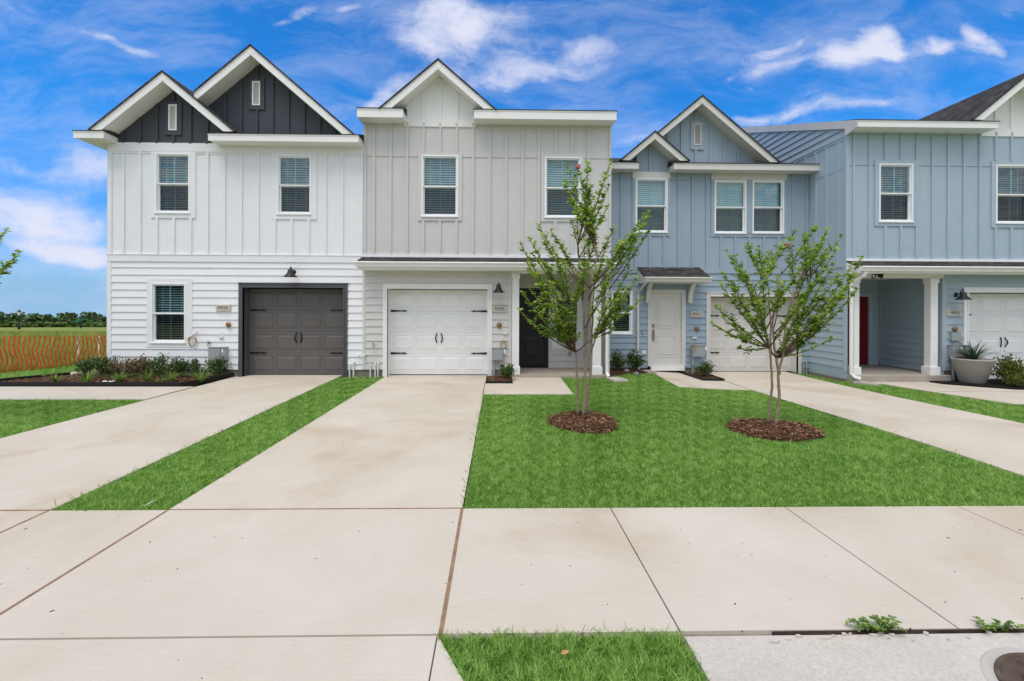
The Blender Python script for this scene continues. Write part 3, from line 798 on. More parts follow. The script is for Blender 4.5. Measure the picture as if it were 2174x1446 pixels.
YW, YC = 11.10, 12.45            # street fronts of the outer units / of the set-back unit
YF, YCF = 10.70, 12.05           # their eave fronts
XA0, XAB, XBC, XCD = ux(230.5, YW, 500), ux(771.5, YW, 500), ux(1297, YW, 500), ux(1797, YW, 500)
XD1 = XCD + (XBC - XAB)
COURSE = .1755


def sx(a, step, n, Y, py): return [ux(a + step * i, Y, py) for i in range(n)]


# ================================================================== white end unit
A = thing('townhouse', 'white townhouse with two charcoal gables and a charcoal garage door, left end of row', 'house', ((XA0 + XAB) / 2, YW, 0), 'townhouses in the row')
F = front(YW)
w1, t1 = (331, 326, 405, 453), (321, 318, 416, 463)
w2, t2 = (589.5, 330, 662, 455.5), (578, 322, 673, 466)
w3, t3 = (322, 601, 396, 728), (313, 591, 409, 737)
for w, t, tl in ((w1, t1, .62), (w2, t2, .75), (w3, t3, .42)): window(A, w, YW, tl, t, M['white'])
R = [rect(x, YW) for x in (t1, t2, t3)]
zt, zb = uz(306, YW, 500), uz(541.5, YW, 500); zf = uz(323, YW, 500)
mb = MB(); panel(mb, F, XA0, XAB, zb, zt, R[:2])
battens(mb, F, sx(262.8, 35.73, 14, YW, 430) + [XAB - .035], zb, zf, R[:2])
mb.build('upper_wall', M['white'], A)
mb = MB(); fbox(mb, F, XA0 - .004, XAB, -.01, .030, zf - .01, zt + .004); fbox(mb, F, XA0 - .004, XAB, -.01, .016, zf - .055, zf - .01)
fbox(mb, F, XA0 - .006, XAB, -.02, .034, uz(556.5, YW, 500), zb); fbox(mb, F, XA0 - .008, XAB, -.02, .046, zb - .008, zb + .006)
fbox(mb, F, XA0 - .012, XA0 + .085, -.02, .027, .2, uz(556.5, YW, 500)); fbox(mb, F, XA0 - .012, XA0 + .085, -.02, .0265, zb, zf)
mb.build('trim_boards', M['white'], A)
gA = garage(A, (516.5, 729.5, 611), YW, 0.0, M['chartrim'], M['chardoor'], .10, 'charcoal sectional garage door with black strap hinges')
zs = uz(784.5, YW, 500); mb = MB(); lap(mb, F, XA0 + .08, XAB - .0, zs, uz(556.5, YW, 500), COURSE, uz(567.8, YW, 300) - 4 * COURSE, [R[2], gA])
mb.build('lap_siding', M['white_lap'], A)
mb = MB(); fbox(mb, F, XA0, gA[0], -.2, -.02, -.1, zs + .01); mb.build('foundation', M['foundation'], A); mb = MB(); fbox(mb, F, gA[1], XAB, -.2, -.02, -.1, zs + .01); mb.build('foundation', M['foundation'], A)
mb = MB(); mb.box(XA0, XA0 + .2, YW + .2, 21, -.1, zs); mb.build('foundation', M['foundation'], A)
zA1, zA0 = uz(281.5, YF, 600), uz(297, YF, 600)
eave(A, ux(155.8, YF, 280), ux(220, YF, 285), YF, YW, uz(278, YF, 188), uz(293, YF, 188), M['trim'])
eave(A, ux(441.7, YF, 290), ux(761, YF, 290), YF, YW, uz(285, YF, 600), uz(300, YF, 600), M['trim'])
mb = MB(); mb.box(ux(155.8, YF, 280), XA0, YW + .03, 21.2, uz(293, YF, 188) + .012, uz(278, YF, 188) - .012); mb.build('side_eave', M['trim'], A)
bx = sx(262.8, 35.73, 14, YW, 250)
gable(A, (345, 152), (193, 274.5), (501, 280), YF - .02, YW, M['trim'], M['char'], (250, 470), 305.5, bx, vent=((360, 223, 377.5, 278), (352, 217, 387, 286)), back=2.6)
gable(A, (532, 96.5), (309, 281), (752, 286), YF + .02, YW, M['trim'], M['char'], (436, 740), 292, sx(478, 33.4, 9, YW, 250), clip=412, vent=((537, 174, 554, 225), (528, 167, 562.5, 232)), back=4.2, Yi=YW + .03)
shell(A, XA0, XAB, YW, .0, uz(284, YF, 600), M['white'], M['trim'], over=.0, pitch=.33)
plaque(A, (459.5, 646, 491.5, 661), YW - .01, '9405A')
wall_lamp(A, ux(616.5, YW - .26, 585), uz(571, YW - .26, 616), uz(588, YW - .26, 616), .158, YW, (ux(624, YW, 578), uz(578, YW, 624)), .045, False)
meter(A, (449.5, 737, 485.5, 763.5), YW - .01, 0)
bell(A, 487.5, 689, YW); small_box(A, 471.5, 716, YW); cable(A, 411, 724, YW, .105, (421, 704), 1); bib(A, 445, 728, YW)
mb = MB()
for x, y in ((743.5, 776), (752, 769)):
    q = ux(x, YW, y); mb.tube([(q, YW - .05, -.05), (q, YW - .05, uz(y, YW)), (q + .015, YW - .02, uz(y, YW) + .02)], .019, 8)
q = U(762.5, 752.5, YW); mb.tube([(q[0], YW, q[2]), (q[0], YW - .07, q[2]), (q[0] + .02, YW - .09, q[2] - .04)], .018, 8)
mb.build('drain_pipe', M['pvc'], A)

# ================================================================== grey unit
B = thing('townhouse', 'warm grey townhouse with one white gable and a black front door in its porch', 'house', ((XAB + XBC) / 2, YW, 0), 'townhouses in the row')
w1, t1 = (895, 330, 973, 460.5), (887, 324, 981, 469)
w2, t2 = (1156, 334, 1233, 462.5), (1148, 327, 1240, 471)
window(B, w1, YW, .85, t1, M['grey']); window(B, w2, YW, 1.0, t2, M['grey'])
R = [rect(x, YW) for x in (t1, t2)]
zb, zt = uz(541, YW, 1030), uz(262, YW, 1030)
mb = MB(); panel(mb, F, XAB + .001, XBC, zb, zt, R); battens(mb, F, sx(794.5, 34.95, 14, YW, 430) + [XBC - .03], zb, zt, R)
zz = uz(334.5, YW, 1030)
for p, q in free(XAB + .03, XBC - .03, zz, zz + .01, R): fbox(mb, F, p, q, -.01, .015, zz, zz + .008)
fbox(mb, F, XAB + .001, XAB + .07, -.01, .024, zb, zt)
mb.build('upper_wall', M['grey'], B)
mb = MB(); fbox(mb, F, ux(858, YW, 262), ux(1010, YW, 262), -.01, .028, uz(270, YW, 935), uz(254.5, YW, 935)); mb.build('frieze_board', M['trim'], B)
mb = MB(); fbox(mb, F, XAB - .02, XBC, -.01, .04, uz(549, YW, 1030), zb - .004); mb.build('flashing', M['vinyl'], B)
zt0, zb0 = uz(233, YF, 1030), uz(251.5, YF, 1030)
eave(B, ux(758, YF, 240), ux(855.5, YF, 240), YF, YW, zt0, zb0, M['trim']); eave(B, ux(1006, YF, 240), ux(1309, YF, 240), YF, YW, zt0, zb0, M['trim'])
gable(B, (930, 126.5), (806, 231), (1054, 234), YF - .01, YW, M['trim'], M['trim'], (856, 1012), 256, [ux(x, YW, 230) for x in (864.5, 899, 935, 971, 1006)], back=4.0)
shell(B, XAB + .01, XBC, YW, .0, zt0, M['grey'], M['trim'], pitch=.35)
mb = MB(); ztB = uz(270, YW, 780); mb.box(XAB + .002, XAB + .05, YW + .0, YW + .08, 5.3, ztB); mb.build('corner_board', M['grey'], B)
YP, YS = 10.60, 12.30
pent(B, XAB - .01, XBC + .005, YP, YW, uz(546.5, YW, 1030), uz(556.5, YP, 1030), M['trim'])
gB = garage(B, (822.6, 1035, 613.5), YW, 0.0, M['trim'], M['whitedoor'], .105, 'white sectional garage door with black strap hinges')
XG = ux(1086, YW, 680)            # right end of the garage wall
zs = uz(784.5, YW, 900); zl = uz(576, YW, 900) + .05
mb = MB(); lap(mb, F, XAB + .06, XG, zs, zl, COURSE * .985, uz(601.2, YW, 900) - 3 * COURSE * .985, [gB]); fbox(mb, F, XAB, XAB + .065, -.01, .024, zs, zl); fbox(mb, F, XG - .07, XG, -.01, .024, zs, zl)
mb.build('lap_siding', M['grey_lap'], B)
mb = MB(); fbox(mb, F, XAB, gB[0], -.2, -.02, -.1, zs + .01); mb.build('foundation', M['foundation'], B); mb = MB(); fbox(mb, F, gB[1], XG, -.2, -.02, -.1, zs + .01); mb.build('foundation', M['foundation'], B)
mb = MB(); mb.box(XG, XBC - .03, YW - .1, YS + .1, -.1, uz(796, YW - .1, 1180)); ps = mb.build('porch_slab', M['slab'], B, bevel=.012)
zp = uz(796, YW - .1, 1180)
FP = front(YS); dr = (1101, 619, 1157.5, 773); wp, tp = (1178.5, 632, 1230, 732), (1172, 625, 1237, 740)
o, dre = door(B, dr, YS, M['blackdoor'], frame=.085, fmat=M['black'], zb=zp + .05); door_handle(o, dre[1] - .06, uz(700, YS, 1155), YS - .0, M['black'])
window(B, wp, YS, .25, tp, M['trim']); RP = [rect(tp, YS), (dre[0] - .085, dre[1] + .085, 0, dre[3] + .085)]
mb = MB(); lap(mb, FP, XG - .3, XBC - .02, zp, 2.75, COURSE, zp, RP); mb.build('porch_wall', M['grey_lap'], B)
mb = MB(); mb.box(XG - .06, XG, YW + .05, YS, zp, 2.6); mb.box(XBC - .06, XBC - .012, YW + .02, YS + .2, 0, 2.7); mb.build('porch_side_wall', M['grey'], B)
zc = uz(581, YW - .02, 1180); mb = MB(); mb.box(XG, XBC - .02, YW - .02, YS + .05, zc + .1, zc + .14); mb.build('porch_ceiling', M['trim'], B)
mb = MB(); mb.box(XG - .02, XBC - .012, YW - .03, YW + .16, zc, uz(574, YW - .03, 1180)); mb.build('porch_beam', M['trim'], B)


def column(h, px0, px1, Y, z0, z1, trim, basew=.025, base_h=.19):
    x0, x1 = ux(px0, Y, 700), ux(px1, Y, 700); w = x1 - x0; c = MB()
    c.box(x0, x1, Y, Y + w, z0, z1); c.box(x0 - basew, x1 + basew, Y - basew, Y + w + basew, z0 + .001, z0 + base_h); c.box(x0 - .018, x1 + .018, Y - .018, Y + w + .018, z1 - .12, z1 - .001)
    c.build('porch_column', trim, h, bevel=.005)


column(B, 1087, 1102, YW - .04, zp, zc, M['trim']); column(B, 1258.5, 1276.5, YW - .04, zp, zc, M['trim'])
plaque(B, (1045, 648.5, 1076, 663), YW - .01, '9405B')
wall_lamp(B, ux(1058.5, YW - .26, 620), uz(603, YW - .26, 1058), uz(621.5, YW - .26, 1058), .142, YW, (ux(1058.5, YW, 612), uz(613, YW, 1058)), .03, True)
bell(B, 1060, 690, YW); small_box(B, 1072, 708, YW, w=.09, wire=False); cable(B, 1068.5, 731, YW, .085, (1072, 722), 2); meter(B, (1044.5, 738.5, 1069.5, 764), YW - .01, .0, pipe=1048.5, lidsplit=.93)
bib(B, 793, 731, YW); outlet(B, 1209.5, 750, YS)
mb = MB()
for x, y in ((787.5, 774), (797.5, 772), (803.5, 772)):
    q = ux(x, YW, y); mb.tube([(q, YW - .05, -.05), (q, YW - .05, uz(y, YW)), (q - .012, YW - .03, uz(y, YW) + .018)], .017, 8)
q = U(776, 752.5, YW); mb.tube([(q[0], YW, q[2]), (q[0], YW - .07, q[2]), (q[0] - .02, YW - .09, q[2] - .03)], .018, 8)
mb.build('drain_pipe', M['pvc'], B)
xd = ux(1289, YW - .1, 700); downspout(B, [(xd - .02, YP - .03, uz(566, YP, 1280)), (xd - .02, YP + .0, uz(575, YP, 1280)), (xd, YW - .09, uz(600, YW, 1280)), (xd, YW - .09, .13), (xd + .01, YW - .16, .05), (xd + .02, YW - .26, .03)], M['trim'])

# ================================================================== set-back slate blue unit
Cc = thing('townhouse', 'slate blue townhouse set back between two others, with an awning over its front door', 'house', ((XBC + XCD) / 2, YC, gz(7, 12)), 'townhouses in the row')
FC = front(YC); zg = gz(7, 12.5)
w1, t1 = (1348.5, 379, 1416.5, 494), (1342, 378, 1422.5, 501)
w2, w3, t2 = (1516, 383, 1583.5, 496), (1596.5, 383, 1663.5, 496), (1509.5, 381, 1669.5, 503)
w4, t4 = (1297.6, 618, 1342, 709), (1290, 610, 1349, 716)
window(Cc, w1, YC, 1.25, t1, M['blue'], sides='lrb'); window(Cc, w2, YC, 1.3, None); window(Cc, w3, YC, 1.3, None); window(Cc, w4, YC, .4, t4, M['blue'])
mb = MB(); a, b, c_, d = rect(t2, YC); r2, r3 = rect(w2, YC), rect(w3, YC); zl_, zh_ = min(r2[2], r3[2]), max(r2[3], r3[3])
for p, q, e, f in ((a, r2[0], c_, d), (r2[1], r3[0], zl_, d), (r3[1], b, c_, d), (r2[0], r3[1], c_, zl_ - .014)): fbox(mb, FC, p, q, -.02, .026, e, f)
mb.build('window_trim', M['blue'], Cc)
R = [rect(t1, YC), rect(t2, YC), rect(t4, YC)]
zb, zt = uz(570, YC, 1500), uz(366, YC, 1500); zz = uz(384, YC, 1500)
mb = MB(); panel(mb, FC, XBC - .3, XCD, zb, zt, R[:2]); battens(mb, FC, [ux(x, YC, 430) for x in (1318.7, 1348.9, 1379, 1409.6, 1440.2, 1470, 1500.2, 1530.5, 1560.8, 1591, 1621.5, 1651.8, 1682.5, 1712)], zb, zt, R[:2])
for p, q in free(XBC, XCD, zz, zz + .01, R[:2]): fbox(mb, FC, p, q, -.01, .015, zz, zz + .008)
mb.build('upper_wall', M['blue'], Cc)
mb = MB(); fbox(mb, FC, ux(1342, YC, 370), ux(1423, YC, 370), -.01, .034, uz(379, YC, 1382), uz(365.5, YC, 1382)); mb.build('frieze_board', M['greige'], Cc); mb = MB(); fbox(mb, FC, ux(1509.5, YC, 370), ux(1669.5, YC, 370), -.01, .034, uz(382.5, YC, 1589), uz(368, YC, 1589)); mb.build('frieze_board', M['greige'], Cc)
mb = MB(); fbox(mb, FC, XBC, XCD, -.02, .03, uz(581, YC, 1600), zb); mb.build('band_board', M['blue'], Cc)
zt0, zb0 = uz(347.5, YCF, 1560), uz(360.5, YCF, 1560)
eave(Cc, XBC + .02, ux(1356.5, YCF, 350), YCF, YC, zt0, zb0, M['greige']); eave(Cc, ux(1430.8, YCF, 350), ux(1747.5, YCF, 350), YCF, YC, zt0, zb0, M['greige'])
gable(Cc, (1391, 279), (1319, 339.5), (1464, 341.5), YCF - .02, YC, M['greige'], M['blue'], (1350, 1425), 366, [ux(x, YC, 340) for x in (1379,)], back=1.8, dv=.20)
gable(Cc, (1491, 203.5), (1327, 342), (1656, 343.5), YCF + .02, YC, M['greige'], M['blue'], (1395, 1640), 346, [ux(x, YC, 300) for x in (1417.6, 1447.5, 1477.5, 1508.5, 1538, 1567, 1597)], clip=1400, vent=((1472, 263.5, 1487.5, 309), (1465, 257, 1493.5, 317)), back=3.6, dv=.20, Yi=YC + .03)
shell(Cc, XBC + .01, XCD - .01, YC, zg, zt0, M['blue'], M['greige'], yf=YCF - .02, pitch=.345, ridge_y=17.0, yb=21.0)
dr = (1382.5, 623, 1447, 774); zst = uz(786, YC, 1415)
o, dre = door(Cc, dr, YC, M['greige'], frame=.10, fmat=M['greige']); o['label'] = 'pale panelled front door under the awning'
mb = MB(); fbox(mb, FC, dre[0] - .03, dre[1] + .05, -.06, .10, zst, dre[2] - .045); mb.build('door_step', M['trim'], Cc)
door_handle(o, ux(1384, YC, 700) + .045, uz(705, YC, 1384), YC, M['nickel'])
gC = garage(Cc, (1506.5, 1693, 630), YC, zg, M['greige'], M['greige'], .10, 'pale sectional garage door with black strap hinges behind a young tree')
zs = uz(780.5, YC, 1420); DR = (dre[0] - .1, dre[1] + .1, -1, dre[3] + .1)
mb = MB(); lap(mb, FC, XBC - .05, XCD, zs, uz(581, YC, 1600), .1713, uz(607.4, YC, 1400) - 3 * .1713, [R[2], gC, DR]); mb.build('lap_siding', M['blue_lap'], Cc)
for p, q in free(XBC, XCD, 0, .1, [gC, DR]): mb = MB(); fbox(mb, FC, p, q, -.2, -.02, -.2, zs + .01); mb.build('foundation', M['foundation'], Cc)
xa0, xa1 = ux(1352.6, YC, 568), ux(1483, YC, 568) + .03; YA = 11.80
aw = pent(Cc, xa0, xa1, YA, YC, uz(567.5, YC, 1415), uz(588, YA, 1440), M['greige'], beam=.03, name='awning')
for px0 in (1369.5, 1459):
    x = ux(px0, YC, 620); zA, zB = uz(599.5, YA + .1, 1420), uz(642, YC, 1420); pts = []
    for i in range(9):
        t = i / 8 * math.pi / 2; pts.append((YC - .02 - .42 * (1 - math.cos(t)), zB + .02 + (zA - zB - .02) * math.sin(t)))
    inn = [(YC - .02 - .33 * (1 - math.cos(i / 8 * math.pi / 2)) + .0, zB + .02 + (zA - zB - .12) * math.sin(i / 8 * math.pi / 2) + .1 * (i / 8)) for i in range(9)]
    outl = [(y - .085, z) for y, z in pts] ; k = MB()
    for i in range(8): k.hull([(x, pts[i][0], pts[i][1]), (x + .10, pts[i][0], pts[i][1]), (x + .10, pts[i + 1][0], pts[i + 1][1]), (x, pts[i + 1][0], pts[i + 1][1])], [(x, outl[i][0], outl[i][1]), (x + .10, outl[i][0], outl[i][1]), (x + .10, outl[i + 1][0], outl[i + 1][1]), (x, outl[i + 1][0], outl[i + 1][1])])
    k.box(x - .002, x + .102, YC - .11, YC - .0, zB - .02, zB + .03); k.build('awning_bracket', M['greige'], Cc)
xd = ux(1354.5, YC - .06, 700); downspout(Cc, [(ux(1371, YA, 592), YA - .04, uz(594, YA, 1371)), (ux(1371, YA, 592), YA + .02, uz(601, YA, 1371)), (xd, YC - .06, uz(622, YC, 1354)), (xd, YC - .06, .12), (xd, YC - .16, .0)], M['greige'], r=.034)
plaque(Cc, (1465, 660.5, 1491.8, 674), YC - .01, '9405C')
bell(Cc, 1478, 697.5, YC); small_box(Cc, 1473, 717, YC, w=.115, wire=True); meter(Cc, (1466, 733.5, 1492.5, 756.5), YC - .01, zg, pipe=1468.5, lidsplit=.95); cable(Cc, 1469.5, 736.5, YC - .13, .085, (1469, 726), 3); outlet(Cc, 1366.5, 748, YC, .12)
mb = MB(); q = U(1364, 705, YC); fbox(mb, FC, q[0] - .025, q[0] + .025, 0, .03, q[2] - .06, q[2] + .06); db = mb.build('doorbell', M['black'], Cc, bevel=.006); mb = MB(); fbox(mb, FC, q[0] - .012, q[0] + .012, .03, .034, q[2] - .04, q[2] + .045); mb.build('faceplate', M['pvc'], db)
mb = MB()
for x, y in ((1703, 772), (1709, 768)):
    q = ux(x, YC, y); mb.tube([(q, YC - .06, zg - .05), (q, YC - .06, uz(y, YC)), (q - .03, YC - .05, uz(y, YC) + .015), (q - .05, YC - .02, uz(y, YC) + .01)], .018, 8)
mb.build('drain_pipe', M['greymetal'], Cc)

# ================================================================== pale blue unit
D = thing('townhouse', 'pale blue townhouse with a covered porch and dark red front door, right end of row', 'house', ((XCD + XD1) / 2, YW, gz(9, 11)), 'townhouses in the row')
zg = gz(9, 12)
w1, t1 = (1864.5, 348, 1936.5, 472), (1856, 340.5, 1942.5, 480.5)
w2, t2 = (2112, 350.5, 2187, 475), (2103, 343, 2193, 483.5)
window(D, w1, YW, .6, t1, M['pale']); window(D, w2, YW, .5, t2, M['pale']); R = [rect(x, YW) for x in (t1, t2)]
zb, zt = uz(550, YW, 1990), uz(279, YW, 1990); zz = uz(352.5, YW, 1990)
mb = MB(); panel(mb, F, XCD, XD1, zb, zt, R); battens(mb, F, [x for x in sx(1811.4, 33.4, 16, YW, 430) if x < XD1 - .04], zb, zt, R); fbox(mb, F, XCD - .027, XCD + .05, -.05, .024, zb, zt)
for p, q in free(XCD + .04, XD1, zz, zz + .01, R): fbox(mb, F, p, q, -.01, .015, zz, zz + .008)
mb.build('upper_wall', M['pale'], D)
mb = MB(); fbox(mb, F, ux(2078, YW, 280), ux(2290, YW, 280), -.01, .028, uz(290.5, YW, 2130), uz(276, YW, 2130)); mb.build('frieze_board', M['trim'], D)
mb = MB(); fbox(mb, F, XCD - .02, XD1, -.01, .04, uz(556, YW, 1990), zb - .004); mb.build('flashing', M['vinyl'], D)
zt0, zb0 = uz(256.5, YF, 1970), uz(270.5, YF, 1970)
eave(D, ux(1822.5, YF, 260), ux(2120, YF, 260), YF, YW, zt0, zb0, M['trim']); xr_ = ux(2265, YF, 260); eave(D, xr_, XD1 + .05, YF, YW, zt0, zb0, M['trim'])
gable(D, (2191, 150), (2066, 255), (2316, 256), YF - .01, YW, M['trim'], M['trim'], (2075, 2300), 277, sx(1811.4, 33.4, 16, YW, 240), back=4.2)
PIT = .353; shell(D, XCD + .0, XD1, YW, zg, zt0, M['pale'], M['trim'], pitch=PIT)
# left side wall with its rake, seen over the roof of the unit beside it
FL = side_left(XCD); zsplit = uz(292, YW, 1797); sw = MB()
toprk = lambda y: zt0 + PIT * (y - YF) - .20
sw.prism_x([(YW + .0, -.05), (16, -.05), (16, toprk(16)), (YW + .0, toprk(YW))], XCD - .004, XCD + .03)
for y in np.arange(YW + .27, 15.5, .405): fbox(sw, FL, y - .029, y + .029, 0, .027, uz(557, YW, 1797), min(zsplit, toprk(y)))
fbox(sw, FL, YW - .019, YW + .06, 0, .024, .12, toprk(YW + .06)); fbox(sw, FL, YW, 16, .0, .02, zsplit - .02, zsplit + .05)
fbox(sw, FL, YW + .06, YC, .0, .012, uz(356, YW, 1797), uz(356, YW, 1797) + .010)
fbox(sw, FL, YW, 16, 0, .03, uz(566, YW, 1797), uz(557, YW, 1797))
sw.build('side_board_wall', M['pale'], D)
sl = MB(); z = zsplit + .05
while z < toprk(16):
    z2 = z + COURSE; ya = max(YW + .06, YF + (z2 + .2 - zt0) / PIT)
    if ya < 16: sl.poly([FL(ya, .034, z), FL(16, .034, z), FL(16, .006, z2), FL(ya, .006, z2)]); sl.poly([FL(ya, .034, z), FL(16, .034, z), FL(16, .004, z), FL(ya, .004, z)])
    ya0 = max(YW + .06, YF + (z + .2 - zt0) / PIT)
    if ya > ya0: sl.poly([FL(ya0, .034, z), FL(ya, .034, z), FL(ya, .006, z2)])
    z = z2
sl.build('side_lap_siding', M['pale_lap'], D)
sl = MB(); lap(sl, FL, YW + .06, YC, uz(786, YW, 1797), uz(566, YW, 1797), COURSE, uz(786, YW, 1797) + .05); sl.build('lap_siding', M['pale_lap'], D)
rk = MB(); xk = ux(1822.5, YF, 260)
rk.prism_x([(YF - .0, zt0), (16, zt0 + PIT * (16 - YF)), (16, zt0 + PIT * (16 - YF) - .20), (YW - .01, zt0 + PIT * (YW - YF) - .20), (YW - .01, zb0 - .08), (YF, zb0)], XCD - .06, XCD - .03)
rk.box(XCD - .032, XCD + .02, YW - .02, YW + .02, zb0 - .08, zt0); rk.build('rake_board', M['greige'], D)
zs = uz(786, YW, 1797)
mb = MB(); mb.box(XCD, XCD + .2, YW + .02, 13.2, zg - .1, zs); mb.build('foundation', M['foundation'], D)
YP = 10.62
pent(D, ux(1828, YP, 570), XD1, YP, YW, uz(554.5, YW, 1990), uz(565.5, YP, 1990), M['trim'], beam=.05)
XG = ux(2000.5, YW, 690); YDB = 13.0; zp = uz(797, YW - .12, 1900); zc = uz(590.5, YW, 1900)
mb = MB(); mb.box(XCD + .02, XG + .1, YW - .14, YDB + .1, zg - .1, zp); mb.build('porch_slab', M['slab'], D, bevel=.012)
column(D, 1813, 1824.5, YW - .05, zp, zc, M['trim'], basew=.03); column(D, 1976, 1991.5, YW - .05, zp, zc, M['trim'], basew=.035, base_h=.2)
mb = MB(); mb.box(XCD, XG, YW - .03, YW + .14, zc, uz(581, YW - .03, 1900)); mb.build('porch_beam', M['trim'], D)
mb = MB(); mb.box(XCD, XG, YW + .0, YDB, zc + .06, zc + .1); mb.build('porch_ceiling', M['trim'], D)
FD = front(YDB); x1d = ux(1843.5, YDB, 700); z1d = uz(630, YDB, 1843)
o = MB(); fbox(o, FD, x1d - .91, x1d, -.05, -.02, zp + .03, z1d)
for a, b in ((.12, .42), (.52, .93)): frustum(o, FD, x1d - .76, x1d - .15, zp + (z1d - zp) * a, zp + (z1d - zp) * b, -.02, -.006, .03)
o = o.build('front_door', M['reddoor'], D); o['label'] = 'dark red front door in the shade of the porch'
mb = MB(); ring(mb, FD, (x1d - 1.01, x1d + .10, zp, z1d + .1), (x1d - .91, x1d, zp, z1d), -.06, .03, sides='lrt'); mb.build('door_frame', M['pale'], o)
mb = MB(); lap(mb, FD, XCD, XG, zp, zc + .1, COURSE, zp, [(x1d - 1.01, x1d + .1, 0, z1d + .1)]); FS = side_left(XG)
lap(mb, FS, YW + .1, YDB, zp + .02, zc + .1, COURSE, zp + .02); fbox(mb, FS, YDB - .09, YDB, 0, .024, zp + .02, zc + .1); fbox(mb, FS, YW, YW + .1, -.05, .024, zp + .0, zc); mb.build('porch_wall', M['pale_lap'], D)
mb = MB(); mb.box(XCD + .005, XCD + .05, YW + .1, YDB, zp, zc + .1); mb.build('porch_side_wall', M['pale'], D)
gD = garage(D, (2053, 2270, 621.5), YW, zg, M['trim'], M['whitedoor'], .105, 'white sectional garage door partly hidden by a concrete planter', x1=ux(2053, YW, 720) + 2.44)
mb = MB(); lap(mb, F, XG + .08, XD1, zs, zc + .12, COURSE, uz(613, YW, 2020) - 3 * COURSE, [gD]); fbox(mb, F, XG - .02, XG + .085, -.02, .026, zs, zc + .12); mb.build('lap_siding', M['pale_lap'], D)
mb = MB(); fbox(mb, F, XG + .1, gD[0], -.2, -.02, zg - .1, zs + .01); mb.build('foundation', M['foundation'], D); mb = MB(); fbox(mb, F, gD[1], XD1, -.2, -.02, zg - .1, zs + .01); mb.build('foundation', M['foundation'], D)
plaque(D, (2008, 656.5, 2038, 671), YW - .01, '9405D')
wall_lamp(D, ux(2045, YW - .26, 630), uz(620, YW - .26, 2045), uz(636.5, YW - .26, 2045),   .160, YW, (ux(2028.5, YW, 626), uz(626, YW, 2028)), .05, True)
bell(D, 2024, 698, YW)
mb = MB(); a = rect((2014, 705.5, 2034, 723), YW); fbox(mb, F, a[0], a[1], -.01, .09, a[2], a[3]); mb.tube([(a[0] + .02, YW - .04, a[2]), (a[0] + .03, YW - .05, a[2] - .04), (a[1], YW - .03, a[2] - .02), (a[1] + .1, YW - .03, a[2] - .1)], .008, 6); mb.build('junction_box', M['greymetal'], D)
small_box(D, 2037, 709, YW, w=.07, hh=.09, wire=False); meter(D, (2011, 732.5, 2049, 758), YW - .01, zg, pipe=2017.5, lidsplit=.42)
xd = ux(1807.5, YW - .12, 700); downspout(D, [(ux(1838, YP, 575), YP - .02, uz(577, YP, 1838)), (ux(1836, YP, 580), YP + .02, uz(585, YP, 1836)), (xd, YW - .12, uz(602, YW, 1808)), (xd, YW - .12, .10), (xd + .04, YW - .18, .02), (xd + .14, YW - .24, .0)], M['trim'], r=.042)
fl = MB(); q = U(1861, 582, YW - .16); fl.lathe((q[0], q[1], q[2] - .005), [(.05, 0), (.05, .03)], 14); fl.tube([(q[0] - .04, q[1], q[2]), (q[0] + .03, q[1], q[2] - .01), (q[0] + .07, q[1] - .01, q[2] - .05)], .022, 8)
fl.tube([(q[0] + .03, q[1], q[2] - .03), (q[0] + .11, q[1] - .06, q[2] - .055)], [.035, .062], 12)
fl.tube([(q[0] - .07 + .045 * math.cos(i * .5236), q[1], q[2] - .05 + .05 * math.sin(i * .5236)) for i in range(13)], .012, 6); fl.build('flood_light', M['black'], D)

# ================================================================== ground
def base_ground():
    xs = sorted(set([-900, -500, -300, -200, -140, -100, -70, -50] + list(range(-40, 42, 2)) + [50, 70, 100, 140, 200, 300, 500, 900]))
    ys = sorted(set([-600, -300, -150, -80, -40, -20, -10, -4, 0] + list(range(2, 40, 1)) + [45, 50, 60, 70, 80, 90, 100, 120, 140, 170, 200, 260, 340, 450, 700, 1000]))
    v = [(x, y, gz(x, y) - .06 + (0 if y < 17 or abs(x) > 400 else .25 * math.sin(x * .13 + y * .09) * sm((y - 17) / 20))) for y in ys for x in xs]; nx = len(xs)
    f = [(j * nx + i, j * nx + i + 1, (j + 1) * nx + i + 1, (j + 1) * nx + i) for j in range(len(ys) - 1) for i in range(nx - 1)]
    me = bpy.data.meshes.new('ground'); me.from_pydata(v, [], f); me.materials.append(M['fieldsoil']); o = bpy.data.objects.new('ground', me); COL.objects.link(o); tag(o, kind='structure')


